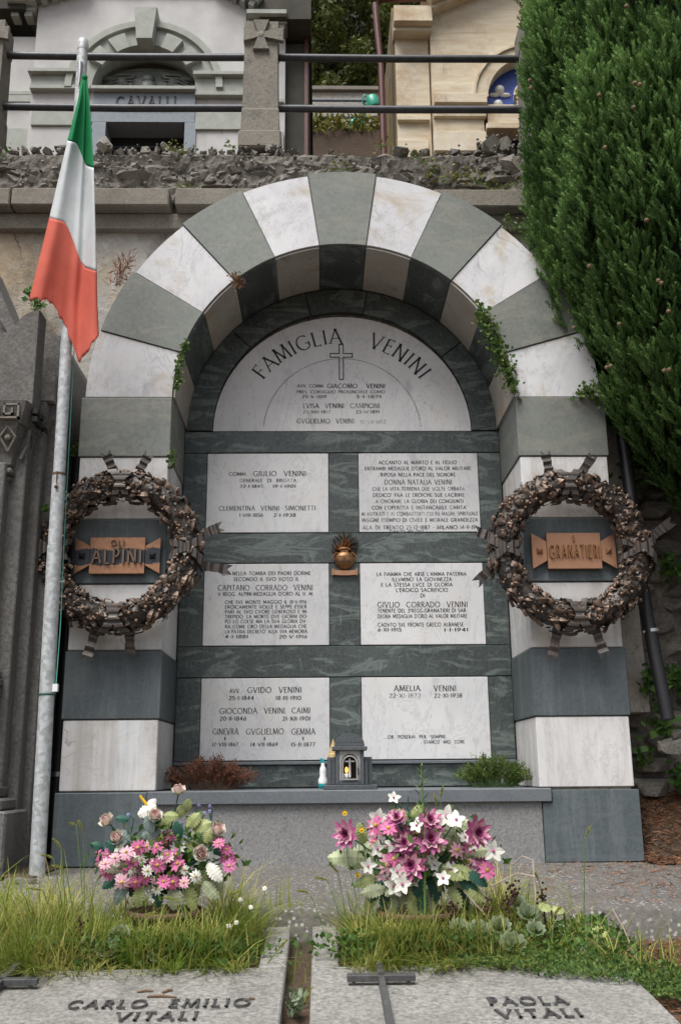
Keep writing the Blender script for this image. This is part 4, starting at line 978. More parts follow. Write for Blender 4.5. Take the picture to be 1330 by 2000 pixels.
# ---- between the chapels: upper terrace wall, railing, watering cans, wood
BY = 10.
hw = thing('terrace_wall', (.3, BY+.6, 12.3), 'grey concrete wall under the dark wood between the chapels', 'wall')
MB().box(-2.2, 2.6, BY+.6, BY+.9, 12.2, at(660, 180, BY+.6).z).build('wall_face', 'plaster', hw)
MB().box(-2.2, 2.6, BY+.52, BY+.95, at(660, 180, BY+.6).z+.002, at(660, 172, BY+.6).z, .01).build('wall_cap', 'coping', hw)
fr_ = thing('terrace_railing', (.3, BY, 12.35), 'thin blue grey railing with green watering cans hung between the chapels', 'railing')
for v in (196, 229, 251, 213): MB().tube([(-2, BY, at(660, v, BY).z), (2.4, BY, at(660, v, BY).z)], .03 if v != 213 else .012, 8).build('rail', 'rail_far', fr_, True)
px = at(712, 220, BY).x
for dx in (0, -2.0): MB().tube([(px+dx, BY+.04, 12.3), (px+dx, BY+.04, at(712, 182, BY).z)], .028, 8).build('upright', 'rail_far', fr_, True)
def can(u, v, tilt, lab):
    p = at(u, v, BY-.16); t = thing('watering_can', p, lab, 'watering can')
    Mx = Matrix.Translation(p) @ Matrix.Rotation(tilt, 4, 'Y')
    MB().lathe([(.0, -.14), (.12, -.14), (.13, -.12), (.115, .10), (.09, .13), (.0, .13)], 14).xf(Mx).build('body', 'can_green', t, True)
    MB().tube([(.09, 0, -.09), (.2, 0, .03), (.32, 0, .16)], [.03, .022, .02], 8).xf(Mx).build('spout', 'can_green', t, True)
    MB().tube([(-.11, 0, -.05), (-.2, 0, .05), (-.13, 0, .2), (.04, 0, .14)], .016, 6).xf(Mx).build('handle', 'can_green', t, True)
can(697, 244, R_(75), 'green watering can tipped spout down on the lower railing bars'); can(728, 200, R_(-15), 'green watering can hung upright on the top railing bar beside the downpipe')
def foliage(name, n, fn, size, mat, seed, parent=None, up=.3, aspect=.55, tonef=None):
    r = np.random.default_rng(seed); P = np.array([fn(r) for _ in range(n)]); n = len(P)
    d = r.normal(size=(n, 3)); d[:, 2] += up; d /= np.linalg.norm(d, axis=1, keepdims=True)
    e = np.cross(d, r.normal(size=(n, 3))); e /= np.linalg.norm(e, axis=1, keepdims=True)
    s_ = size*r.uniform(.6, 1.4, size=(n, 1)); d = d*s_; e = e*s_*aspect*.5; c = np.cross(d, e)*.0
    V = np.stack([P, P+d*.5+e, P+d, P+d*.5-e], 1).reshape(-1, 3); F = np.arange(4*n).reshape(n, 4)
    T = np.repeat(r.uniform(0, 1, n)**1.5 if tonef is None else np.array([tonef(p, r) for p in P]), 4)
    return leafobj(name, V, F, mat, T, parent)
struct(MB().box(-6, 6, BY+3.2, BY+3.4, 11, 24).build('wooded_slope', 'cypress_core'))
def woodpt(r):
    x = r.uniform(-1.4, 2.2); z = r.uniform(13.6, 18.5); return (x, BY+1.6+.6*math.sin(x*5+1.3)*math.sin(z*3.3)+r.uniform(0, 1.2), z)
tag(foliage('wood_foliage', 26000, woodpt, .12, 'wood_leaf', 5, up=.2), 'dense dark green wood rising behind the chapels', 'foliage')
tag(foliage('weed_strip', 1600, lambda r: (r.uniform(-.9, 1.5), BY-.3+r.uniform(-.3, .3), at(660, 262, BY).z-.35+r.uniform(0, .42)), .11, 'moss_leaf', 6, up=1.), 'yellow green weeds along the foot of the upper railing', 'weeds')
# ================================================================ NEIGHBOURING TOMB (left), FLAGPOLE, FLAG
nt_ = thing('neighbouring_tomb', (-2.5, .1, 0), 'old dark grey stone tomb with carved capital and stepped pilasters beside the flagpole', 'tomb')
def slab(x0, x1, y0, y1, z0, z1, name, b=.008): return MB().box(x0, x1, y0, y1, z0, z1, b).build(name, 'old_stone', nt_)
MB().prism([(-2.13, 0), (-1.965, 0), (-1.965, 3.46), (-1.985, 3.53), (-2.03, 3.55), (-2.13, 3.55)], -.2, .75, .01).build('rear_slab', 'old_stone', nt_)
slab(-2.24, -2.105, -.30, .7, 0, 3.0, 'pilaster_strip')
slab(-2.32, -2.17, -.42, .6, .40, 2.9, 'pilaster')
slab(-2.9, -2.27, -.52, .5, .45, 2.5, 'shaft')
slab(-2.9, -2.30, -.56, .5, .62, 2.3, 'shaft_front')
# upper block with a quarter-round acroterion
q = [(-2.95, 2.90), (-2.135, 2.90), (-2.135, 3.58)]+[(-2.135-.16*math.sin(R_(a)), 3.42+.16*math.cos(R_(a))) for a in range(15, 91, 15)]+[(-2.95, 3.42)]
MB().prism(q, -.50, -.34, .008).build('upper_block', 'old_stone', nt_)
q = [(-3.2, 3.40), (-2.25, 3.40), (-2.38, 3.62), (-2.60, 4.12), (-3.2, 4.5)]
MB().prism(q, -.15, .3, .008).build('gable', 'old_stone', nt_)
q = [(-2.24, 3.36), (-2.20, 3.42), (-2.33, 3.66), (-2.58, 4.2), (-2.64, 4.16), (-2.40, 3.62)]
MB().prism(q, -.22, .25, .008).build('gable_moulding', 'old_stone', nt_)
MB().prism([(-2.16, 3.02), (-2.07, 3.02), (-2.07, 3.22), (-2.12, 3.24), (-2.16, 3.18)], -.26, -.15, .006).build('bracket', 'pale_rock', nt_)
# capital: greek key frieze, leafy bell and necking
ck = MB().add([(-2.95, -.54, 2.76), (-2.19, -.54, 2.76), (-2.12, -.2, 2.76), (-2.95, -.2, 2.76), (-2.95, -.58, 2.90), (-2.15, -.58, 2.90), (-2.06, -.2, 2.90), (-2.95, -.2, 2.90)],
     [(3, 2, 1, 0), (4, 5, 6, 7), (0, 1, 5, 4), (1, 2, 6, 5), (2, 3, 7, 6), (3, 0, 4, 7)]).build('frieze_block', 'old_stone', nt_)
def bar(x0, z0, x1, z1, y): MB().box(min(x0, x1)-.006, max(x0, x1)+.006, y-.014, y+.02, min(z0, z1)-.006, max(z0, z1)+.006).build('key_fret', 'post_stone', ck)
for k in range(4):
    ox = -2.20-.13*k; yy = -.563
    for a in [(0, 2.785, 0, 2.875), (0, 2.875, -.09, 2.875), (-.09, 2.875, -.09, 2.81), (-.09, 2.81, -.04, 2.81), (-.04, 2.81, -.04, 2.845), (0, 2.785, -.115, 2.785)]: bar(ox+a[0], a[1], ox+a[2], a[3], yy)
for k in range(3):
    for j in range(2): MB().box(-2.135+.0, -2.10, -.50+.1*k, -.44+.1*k, 2.785+.055*j, 2.82+.055*j).build('key_fret', 'dark_void', ck)
bell = MB(); prof = [(2.47, .0), (2.50, .03), (2.56, .035), (2.64, .06), (2.72, .09), (2.76, .10)]; vs = []; fs = []
for z, o in prof: vs += [(-2.95, -.44-o, z), (-2.27+o*.6, -.44-o, z), (-2.20+o*.8, -.2, z), (-2.95, -.2, z)]
for i in range(len(prof)-1):
    for k in range(4): fs.append((i*4+k, i*4+(k+1) % 4, i*4+4+(k+1) % 4, i*4+4+k))
bell.add(vs, fs); bl = bell.build('capital_bell', 'old_stone', nt_)
rg = random.Random(5)
for k in range(5):
    cxx = -2.27-.12*k
    for s in (-1, 1):
        MB().tube([(cxx, -.535, 2.74), (cxx+s*.05, -.525, 2.67), (cxx, -.50, 2.58)], .009, 5).build('carved_leaf', 'post_stone', bl)
    MB().ball((cxx, -.52, 2.665), .022, 8, 5).build('carved_rosette', 'post_stone', bl)
for k in range(3):
    yy = -.46+.09*k; MB().tube([(-2.15, yy, 2.74), (-2.17, yy+.03, 2.64), (-2.20, yy+.01, 2.54)], .012, 5).build('carved_leaf', 'old_stone', bl)
slab(-2.95, -2.235, -.50, .2, 2.43, 2.472, 'necking', .012); slab(-2.95, -2.25, -.47, .2, 2.39, 2.428, 'necking', .012)
# base mouldings
for x1, y0, z0, z1 in ((-1.985, -.62, 0, .36), (-2.03, -.58, .362, .43), (-2.08, -.55, .432, .50), (-2.13, -.53, .502, .60)): slab(-2.95, x1-.08, y0, .5, z0, z1, 'base_moulding', .012)
for z0, z1, e in ((1.04, 1.08, .02), (1.09, 1.13, .035), (1.14, 1.18, .02), (.60, .66, .03), (.68, .72, .015)): slab(-2.95, -2.24+e, -.57-e, .2, z0, z1, 'shaft_moulding', .006)
for k in range(4):
    for j in range(3): MB().box(-2.262-.045*k, -2.235-.045*k, -.585, -.555, .93+.035*j, .955+.035*j).build('pierced_hole', 'dark_void', nt_)

for o_ in nt_.children:
    if not o_.name.startswith(('rear_slab', 'gable')): o_.location.x += .085
PX, PY = -1.842, -.50
fp = thing('flagpole', (PX, PY, -.02), 'tall galvanised steel flagpole carrying the tricolour flag', 'flagpole')
def px_at(z): return PX+(.016 if z < 2.5 else 0)-(z-.0)*.008
MB().tube([(px_at(-.05)+.012, PY, -.05), (px_at(1.95), PY, 1.95)], .046, 18).build('lower_tube', 'galvanised', fp, True)
MB().tube([(px_at(1.95), PY, 1.952), (px_at(2.42), PY, 2.42)], .043, 18).build('middle_tube', 'galvanised', fp, True)
MB().tube([(px_at(2.42), PY, 2.421), (px_at(5.64), PY, 5.64)], .038, 18).build('upper_tube', 'galvanised', fp, True)
MB().lathe([(.0435, -.008), (.0445, -.008), (.0445, .008), (.038, .010)], 18, (px_at(2.42), PY, 2.42)).build('collar', 'wire_rust', fp)
MB().tube([(px_at(2.4), PY-.05, 2.43), (px_at(2.4), PY-.054, 2.35), (px_at(2.4)+.008, PY-.054, 2.34)], .004, 6).build('hook', 'wire_rust', fp)
MB().ball((px_at(2.35), PY-.055, 2.325), .012, 8, 5).build('hook_knob', 'wire_rust', fp)
MB().lathe([(.04, 0), (.042, .05), (.035, .09), (.012, .11), (.0, .112)], 18, (px_at(5.64), PY, 5.64)).build('top_cap', 'galvanised', fp, True)
MB().lathe([(.0475, -.006), (.0485, 0), (.0475, .006)], 18, (px_at(1.03)+.004, PY, 1.03)).build('tie_cord', 'stem_teal', fp)
MB().tube([(px_at(1.03)+.062, PY-.02, 1.03), (px_at(1.03)+.058, PY+.01, 1.45), (px_at(1.8)+.044, PY+.04, 2.0), (px_at(2.4)+.03, PY+.045, 3.3), (px_at(4)+.03, PY+.04, 5.2), (px_at(5.4)+.02, PY+.02, 5.45)], .0028, 6).build('halyard', 'rope_teal', fp)
MB().box(px_at(1.03)+.05, px_at(1.03)+.08, PY-.05, PY-.02, 1.045, 1.09).build('cleat', 'plastic_white', fp)
MB().tube([(px_at(5.4), PY-.045, 5.50), (px_at(5.4)+.004, PY-.05, 5.40), (px_at(5.3), PY-.05, 5.30)], [.02, .012, .006], 8).build('snap_hook', 'steel_clamp', fp, True)
MB().tube([(px_at(5.3)+.015, PY-.06, 5.29), (px_at(5.2)+.05, PY-.05, 5.15), (px_at(5.1)+.11, PY-.04, 4.93)], .008, 6).build('cord_end', 'rope_teal', fp)
# flag: limp cloth, three bands
FY = PY-.085
Lk = [(0, 160, 150), (.12, 153, 195), (.33, 133, 272), (.5, 115, 348), (.67, 97, 425), (.84, 77, 507), (1, 58, 583)]
Rk = [(0, 171, 152), (.12, 177, 215), (.33, 184, 325), (.5, 187, 425), (.67, 190, 530), (.84, 191, 590), (1, 194, 648)]
def itp(tab, t):
    for a, c in zip(tab, tab[1:]):
        if t <= c[0]+1e-9:
            f = (t-a[0])/(c[0]-a[0]); return a[1]+(c[1]-a[1])*f, a[2]+(c[2]-a[2])*f
    return tab[-1][1:]
def flagpt(s, t):
    l, r = itp(Lk, t), itp(Rk, t)
    sm = s*s*(3-2*s); e = max(0, min(1, (s-.28)/.5)); e = e*e*(3-2*e)
    u = l[0]+(r[0]-l[0])*s; v = l[1]+(r[1]-l[1])*(.25*s+.75*e)
    if t > .9: v += (t-.9)/.1*(66*max(0, 1-abs(s-.72)/.30)+14*max(0, 1-abs(s-.42)/.12)+3*math.sin(s*47)+2*math.sin(s*90))
    op = min(1, t*2.5)
    dy = -.055*op*math.sin(s*math.pi*2.3+.5)-.03*op*math.sin(s*math.pi*4.6+t*1.2)*s-.012*math.sin(t*9+s*3)
    fold = .05*op*math.exp(-((s-.56-.06*t)/.07)**2)
    return at(u, v, FY+dy-fold*.6)
fl = thing('tricolour_flag', at(166, 160, FY), 'faded green, white and red flag hanging limp from the steel pole', 'flag')
NS = 44
for nm, t0, t1, mt in (('green_band', 0, .335, 'flag_green'), ('white_band', .335, .67, 'flag_white'), ('red_band', .67, 1, 'flag_red')):
    nt2 = 30; vs = [flagpt(i/NS, t0+(t1-t0)*j/nt2) for j in range(nt2+1) for i in range(NS+1)]
    fs = [(j*(NS+1)+i, (j+1)*(NS+1)+i, (j+1)*(NS+1)+i+1, j*(NS+1)+i+1) for j in range(nt2) for i in range(NS)]
    mb = MB(); mb.v = [tuple(v) for v in vs]; mb.f = fs; o = mb.build(nm, mt, fl, True)
    md_ = o.modifiers.new('thickness', 'SOLIDIFY'); md_.thickness = .002
MB().ball(at(166, 152, FY), .022, 8, 6, (1, 1, 1.3)).build('knot', 'flag_green', fl, True)

# ================================================================ RIGHT SIDE: stone wall, plaster strip, downpipes
sw = thing('stone_wall', (2.6, .6, 0), 'dark coursed stone wall beside the tomb under the cypress', 'wall')
MB().box(1.88, 4.6, .52, .82, .1, 4.4).build('wall_core', 'mortar', sw)
rg = random.Random(31); z = .25
while z < 3.7:
    h = rg.uniform(.10, .2); x = 1.9
    while x < 3.3:
        wd = rg.uniform(.14, .42)
        link('stone', rg.choice(WROCKS), sw, Matrix.Translation((x+wd/2, .52+rg.uniform(-.02, .03), z+h/2)) @ rotm(rg, .06) @ Matrix.Diagonal((wd*1.1, .22, h*1.12, 1))); x += wd
    z += h*.97
MB().prism([(1.90, .94), (2.10, .94), (2.085, 1.5), (2.06, 2.3), (2.04, 3.7), (1.90, 3.7)], .30, .5, .012).build('plaster_strip', 'plaster', sw)
dp = thing('downpipe', (2.2, .05, .85), 'black plastic downpipe with steel clamp leaning against the dark stone wall', 'pipe')
pp = [at(1207, 800, .16), at(1222, 900, .14), at(1262, 1200, .05), at(1304, 1405, -.02)]
MB().tube(pp, .045, 14).build('pipe', 'black_pipe', dp, True)
c0 = at(1272, 1233, .04); d0 = (pp[2]-pp[3]).normalized()
MB().tube([c0-d0*.011, c0+d0*.011], .05, 16).build('clamp', 'steel_clamp', dp, True)
MB().ball(c0+Vector((-.055, -.01, -.005)), .012, 8, 6).build('clamp_bolt', 'steel_clamp', dp, True)
dl = thing('downpipe', (-1.93, .2, .0), 'dark downpipe in the narrow gap behind the flagpole', 'pipe')
MB().tube([(-1.925, .25, .05), (-1.925, .25, 2.9)], .04, 12).build('pipe', 'black_pipe', dl, True)
MB().tube([(-1.925, .25, .55), (-1.925, .25, .58)], .046, 12).build('clamp', 'steel_clamp', dl, True)

# ================================================================ SHELF: lantern, bottle
LX, LY = at(683, 1540, .16).x, .16
lt = thing('votive_lantern', (LX, LY, .452), 'small dark stone votive lantern with arched glazed door on the shelf', 'lantern')
zb = .453; q = .0041
def lb(x0, x1, y0, y1, z0, z1, name, mat='lantern_stone', b=.003): return MB().box(LX+x0, LX+x1, LY+y0, LY+y1, zb+z0, zb+z1, b).build(name, mat, lt)
lb(-.175, .175, -.13, .13, 0, .028, 'base_slab')
for s in (-1, 1):
    for a, c, yy in ((.120, .148, .05), (.094, .119, .02)):
        xs = sorted((s*a, s*c)); lb(xs[0], xs[1], -.06+yy-.02, .10, .029, .205, 'side_fin')
    xs = sorted((s*.069, s*.093)); lb(xs[0], xs[1], -.085, .10, .029, .245, 'corner_post')
lb(-.068, .068, -.085, .10, .029, .056, 'door_sill')
lb(-.068, .068, .08, .098, .057, .245, 'back_panel')
ar_ = [(LX-.068, zb+.057), (LX-.055, zb+.057), (LX-.055, zb+.17)]+[(LX+.055*math.cos(R_(a)), zb+.17+.055*math.sin(R_(a))) for a in range(170, 9, -20)]+[(LX+.055, zb+.17), (LX+.055, zb+.057), (LX+.068, zb+.057), (LX+.068, zb+.245), (LX-.068, zb+.245)]
MB().prism(ar_, LY-.08, LY-.03).build('arched_front', 'door_metal', lt)
def archring(r, wd, z0, zc, y0, y1):
    o = [(LX-r, zb+z0), (LX-r, zb+zc)]+[(LX+r*math.cos(R_(a)), zb+zc+r*math.sin(R_(a))) for a in range(170, 9, -20)]+[(LX+r, zb+zc), (LX+r, zb+z0)]; r2 = r-wd
    i_ = [(LX+r2, zb+z0), (LX+r2, zb+zc)]+[(LX+r2*math.cos(R_(a)), zb+zc+r2*math.sin(R_(a))) for a in range(10, 171, 20)]+[(LX-r2, zb+zc), (LX-r2, zb+z0)]
    p = o+i_; p.reverse(); return MB().prism(p, y0, y1)
dr = archring(.052, .010, .068, .165, LY-.094, LY-.082).build('door_frame', 'door_metal', lt)
MB().box(LX-.052, LX+.052, LY-.094, LY-.082, zb+.058, zb+.068).build('door_rail', 'door_metal', dr)
MB().box(LX+.05, LX+.058, LY-.1, LY-.084, zb+.09, zb+.135).build('door_latch', 'black_pipe', dr)
MB().box(LX-.008+.002, LX+.008-.002, LY-.05, LY-.04, zb+.075, zb+.195).build('cross_upright', 'plastic_white', lt)
MB().box(LX-.032, LX+.032, LY-.052, LY-.038, zb+.172, zb+.182).build('cross_beam', 'plastic_white', lt)
lb(-.115, .115, -.105, .12, .246, .272, 'cornice'); lb(-.098, .098, -.095, .11, .273, .292, 'attic_band')
ro_ = [(LX+.095*math.cos(R_(a)), zb+.293+.062*math.sin(R_(a))) for a in range(0, 181, 15)]
MB().prism(ro_, LY-.095, LY+.11, .003).build('vaulted_roof', 'lantern_stone', lt)
cn = thing('votive_candle', (LX-.024, LY-.045, zb+.06), 'white votive candle with small orange flame behind the lantern door', 'candle')
MB().lathe([(0, .0), (.014, .0), (.016, .042), (.0, .042)], 12, (LX-.024, LY-.05, zb+.058)).build('candle_body', 'plastic_white', cn, True)
MB().ball((LX-.021, LY-.05, zb+.122), .010, 8, 8, (1, 1, 2)).build('candle_flame', 'flame', cn, True)
bx_, by_ = LX-.175, LY+.18
bt = thing('plastic_bottle', (bx_, by_, .455), 'white plastic bottle with teal cap and base behind the lantern', 'bottle')
MB().lathe([(.0, 0), (.042, 0), (.045, .03), (.044, .045)], 14, (bx_, by_, .456)).build('bottle_base', 'plastic_teal', bt, True)
MB().lathe([(.0445, .0455), (.046, .08), (.03, .115), (.034, .16), (.03, .19), (.018, .21), (.018, .24)], 14, (bx_, by_, .456)).build('bottle_body', 'plastic_white', bt, True)
MB().prism([(bx_-.022, .697), (bx_+.03, .697), (bx_+.014, .715), (bx_-.005, .738), (bx_-.03, .742)], by_-.016, by_+.016, .003).build('bottle_cap', 'plastic_teal', bt)
bt.scale = (.72, .72, .70)
jr = thing('wax_jar', (LX-.12, LY+.2, .455), 'pale tan wax jar half hidden behind the lantern roof', 'jar')
MB().lathe([(0, 0), (.035, 0), (.035, .22), (.03, .235), (.0, .235)], 14, (LX-.105, LY+.21, .456)).build('jar_body', 'wax_tan', jr, True)
MB().lathe([(.031, 0), (.012, .06), (0, .095)], 10, (LX-.105, LY+.21, .692)).build('jar_tip', 'wax_tan', jr, True)

# ================================================================ GRAVES
def gz_(y): return -.06+.10*(y+2.1)
GS = Matrix(((1, 0, 0, 0), (0, 1, 0, 0), (0, .10, 1, -.06+.21), (0, 0, 0, 1)))   # lay level pieces on the sloping grave
def grave(x0, x1, label, cross, txts):
    t = thing('grave', ((x0+x1)/2, -3.2, -.3), label, 'grave', 'flat graves in front of the arched tomb')
    def gb(a, b_, c, d, z0, z1, name, mat='grave_stone', bv=.006): return MB().box(a, b_, c, d, z0, z1, bv).xf(GS).build(name, mat, t)
    gb(x0, x0+.10, -2.66, -2.10, -.25, -.0, 'side_kerb'); gb(x1-.10, x1, -2.66, -2.10, -.25, -.0, 'side_kerb'); gb(x0+.102, x1-.102, -2.20, -2.10, -.25, -.012, 'head_kerb')
    grid_mesh('bed_soil', x0+.09, x1-.09, -2.70, -2.19, 14, 8, lambda x, y: gz_(y)-.03+nz(x, y, 6, .02), 'soil', t)
    gb(x0, x1, -4.9, -2.662, -.09, .0, 'cover_slab'); gb(x0+.03, x1-.03, -4.88, -2.68, -.4, -.092, 'plinth')
    cxx, cy0, cy1, hw_, cyb = cross
    cr_ = gb(cxx-.011, cxx+.011, cy1, cy0, .012, .034, 'cross_upright', 'iron', .002)
    gb(cxx-hw_, cxx+hw_, cyb-.014, cyb+.014, .013, .034, 'cross_beam', 'iron', .002)
    for k in (-.8, .8): gb(cxx+hw_*k-.006, cxx+hw_*k+.006, cyb-.006, cyb+.006, .0, .014, 'cross_peg', 'iron', 0)
    for s, a, b_, yc, h in txts:
        text_mb(s, a, b_, yc, h, lambda u, v, d: (u, v, gz_(v)+.003+d), depth=.006, thick=.115, thin=.075, gap=.3).build('lettering', 'iron', t)
    return t
grave(-1.46, -.302, 'speckled grey grave slab lettered CARLO EMILIO VITALI with iron cross', (-1.262, -2.67, -3.35, .125, -2.87), [("CARLO", -.985, -.735, -3.055, .066), ("EMILIO", -.66, -.405, -3.055, .066), ("VITALI", -.81, -.56, -3.17, .064)])
grave(-.21, .916, 'speckled grey grave slab lettered PAOLA VITALI with iron cross and trailing sedum', (.030, -2.735, -3.45, .117, -2.875), [("PAOLA", .363, .612, -3.075, .066), ("VITALI", .372, .63, -3.19, .064)])
# ================================================================ CYPRESS
cyp = thing('cypress_tree', (2.95, -.2, 0), 'tall dense dark green cypress with small brown cones overhanging the tomb', 'tree')
TX, TY = 2.95, -.2
def crown_r(z):
    tab = [(1.95, .2), (2.3, .60), (2.75, .93), (3.0, 1.09), (3.6, 1.36), (4.0, 1.49), (4.8, 1.53), (6.1, 1.47), (7.5, 1.36), (9, 1.1), (10.5, .6), (11.5, .1)]
    for a, b_ in zip(tab, tab[1:]):
        if z <= b_[0]: return a[1]+(b_[1]-a[1])*max(0, (z-a[0])/(b_[0]-a[0]))
    return .05
MB().tube([(TX, TY, -.2), (TX+.03, TY, 2), (TX, TY, 5), (TX, TY, 9), (TX, TY, 11)], [.22, .17, .14, .08, .02], 12).build('trunk', 'bark', cyp, True)
for k in range(10):
    a = R_(150+k*15); z0 = 1.6+.28*k; r = crown_r(z0+.7)*.8
    MB().tube([(TX, TY, z0), (TX+r*.5*math.cos(a), TY+r*.5*math.sin(a), z0+.35), (TX+r*math.cos(a), TY+r*math.sin(a), z0+1.0)], [.05, .035, .012], 6).build('limb', 'bark', cyp, True)
vs = []; fs = []; NA, NZ2 = 40, 36
for j in range(NZ2+1):
    z = 2.2+9.0*j/NZ2
    for i in range(NA):
        a = 2*math.pi*i/NA; r = crown_r(z)*(.76+.07*mnoise.noise(Vector((math.cos(a)*4, math.sin(a)*4, z*1.5)))); vs.append((TX+r*math.cos(a), TY+r*math.sin(a), z))
for j in range(NZ2):
    for i in range(NA): fs.append((j*NA+i, j*NA+(i+1) % NA, (j+1)*NA+(i+1) % NA, (j+1)*NA+i))
mb = MB(); mb.v, mb.f = vs, fs; mb.build('crown_light_block', 'cypress_core', cyp, True)  # dark opaque shell added inside the crown to block light
def cypress_foliage():
    r = np.random.default_rng(12)
    # a sprig: short scaly blades set round a stem
    nb = 16; base = []; tone = []
    for k in range(nb):
        t = .1+.9*k/nb; a = k*2.4; ln = .036*(1.15-.55*t); w_ = .0056
        p = np.array([0, 0, t*.105]); d = np.array([math.cos(a)*.5, math.sin(a)*.5, .95])*ln; e = np.array([-math.sin(a), math.cos(a), 0])*w_
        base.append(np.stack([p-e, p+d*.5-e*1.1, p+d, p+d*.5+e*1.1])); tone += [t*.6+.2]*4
    base = np.concatenate(base); tone = np.array(tone); Vs = []; Ts = []
    rng = random.Random(4)
    plumes = []
    # vertical plumes spread over the crown, thick on the side towards the tomb and path
    z = 1.95
    while z < 10.6:
        rr = crown_r(z+.3); vis = z < 7.2
        na = max(4, int(2*math.pi*rr/(.25 if vis else .42)))
        for i in range(na):
            a = 2*math.pi*(i+rng.random()*.9)/na; deg = math.degrees(a) % 360
            if not (135 < deg < 300):
                if rng.random() < .72: continue
            plumes.append((a, z+rng.uniform(-.16, .16), rng.uniform(.55, 1.25), vis and 135 < deg < 300))
        z += .33 if vis else .5
    for a, z0, L, fine in plumes:
        lean = rng.uniform(-.12, .12); rad = rng.uniform(.085, .15); ns = int(L*(150 if fine else 40)); off = rng.uniform(-.18, .04); tn = rng.uniform(-.2, .25)
        t = r.uniform(0, 1, ns)**.85; ang = r.uniform(0, 2*math.pi, ns)
        zz = z0+t*L; R0 = np.array([crown_r(v) for v in zz])*.93+off+.05*t; aa = a+lean*t
        prad = rad*np.sqrt(np.clip(1.08-t, .05, 1))*np.clip(.5+t*3, .5, 1)
        px = TX+R0*np.cos(aa)+prad*np.cos(ang); py = TY+R0*np.sin(aa)+prad*np.sin(ang)
        dirs = np.stack([np.cos(ang)*.42+math.cos(a)*.22+r.normal(0, .16, ns), np.sin(ang)*.42+math.sin(a)*.22+r.normal(0, .16, ns), np.full(ns, .95)+r.normal(0, .15, ns)], 1)
        dirs /= np.linalg.norm(dirs, axis=1, keepdims=True)
        ref = r.normal(size=(ns, 3)); x_ = np.cross(dirs, ref); x_ /= np.linalg.norm(x_, axis=1, keepdims=True); y_ = np.cross(dirs, x_)
        sc = r.uniform(.8, 1.35, ns)*(1. if fine else 1.9)
        B = base[None]*sc[:, None, None]
        Vw = B[..., 0:1]*x_[:, None]+B[..., 1:2]*y_[:, None]+B[..., 2:3]*dirs[:, None]+np.stack([px, py, zz], 1)[:, None]
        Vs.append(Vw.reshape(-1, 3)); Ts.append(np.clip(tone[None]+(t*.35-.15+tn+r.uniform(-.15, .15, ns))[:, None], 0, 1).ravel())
    V = np.concatenate(Vs); T = np.concatenate(Ts); F = np.arange(len(V)).reshape(-1, 4)
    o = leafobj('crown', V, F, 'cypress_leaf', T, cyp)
cypress_foliage()
cb = MB(); cb.ball((0, 0, 0), .0145, 8, 6); cb.v = [(x*(1+.12*math.sin(x*400)), y*(1+.12*math.sin(z*400)), z) for x, y, z in cb.v]; CONE = cb.mesh('cone', 'cone')
def on_crown(u, v, ex=.09):
    d = (_F+_R*((u-665)/FPX)-_U*((v-1000)/FPX)); lo = 4.
    for i in range(900):
        t = 4+i*.006; p = CAM_POS+d*t
        if math.hypot(p.x-TX, p.y-TY) < crown_r(p.z)+ex: return p
    return None
for u, v in ((1285, 548), (1291, 553), (1305, 608), (1209, 633), (1184, 718), (1192, 715), (1296, 724), (1306, 722), (1034, 157), (1036, 172), (1239, 162), (1249, 165), (1170, 186), (1237, 210), (1181, 288), (1223, 12), (1150, 520), (1262, 430), (1120, 640)):
    p = on_crown(u, v)
    if p: link('cone', CONE, cyp, Matrix.Translation(p) @ Matrix.Scale(1.0, 4))

# ================================================================ CREEPERS AND WALL PLANTS
def plant(name, label, cat, pts, n, size, mat, seed, spread=.03, thick=.05, group=None, stem='stem_green', up=.2, aspect=.9, asp_up=True):
    """a trailing plant: stems along pts (world), leaves spread round them"""
    P = [Vector(p) for p in pts]; base = P[0]; t = thing(name, base, label, cat, group)
    L = [0]
    for a, b_ in zip(P, P[1:]): L.append(L[-1]+(b_-a).length)
    def pos(s):
        for i in range(len(P)-1):
            if s <= L[i+1]+1e-9: return P[i].lerp(P[i+1], (s-L[i])/max(1e-6, L[i+1]-L[i]))
        return P[-1]
    rg_ = random.Random(seed)
    for k in range(3):
        o = [Vector((rg_.uniform(-spread, spread)*.6, rg_.uniform(-thick, 0)*.5, rg_.uniform(-spread, spread)*.6)) for _ in P]
        MB().tube([p+q for p, q in zip(P, o)], .0025, 5).build('stem', stem, t)
    fo = foliage('leaves', n, lambda r: tuple(pos(r.uniform(0, L[-1]))+Vector((r.normal(0, spread), -abs(r.normal(0, thick)), r.normal(0, spread)))), size, mat, seed, t, up, aspect)
    return t
def A(u, v, Y=-.02): return at(u, v, Y)
plant('trailing_creeper', 'lush green creeper hanging from the right inner edge of the arch', 'creeper', [A(935, 605), A(960, 660), A(985, 715), A(1002, 765)], 560, .032, 'creeper_leaf', 41, .032, .035)
plant('trailing_creeper', 'yellow green creeper trailing down the left inner edge of the arch', 'creeper', [A(364, 672), A(352, 715), A(347, 765)], 170, .026, 'creeper_leaf', 42, .016, .03)
plant('wall_fern', 'small bright green fern in the joint below the left capstone', 'fern', [A(338, 883), A(337, 912)], 55, .026, 'creeper_leaf', 43, .012, .03)
plant('wall_plant', 'green leafy tuft on the joint above the right capstone', 'plant', [A(1125, 775), A(1150, 765), A(1168, 785)], 150, .03, 'creeper_leaf', 44, .028, .04)
plant('stonecrop', 'reddish stonecrop tuft at the inner corner of the left arch', 'stonecrop', [A(458, 540), A(468, 562)], 150, .024, 'red_creeper', 45, .02, .03, stem='twig', up=.6, aspect=.5)
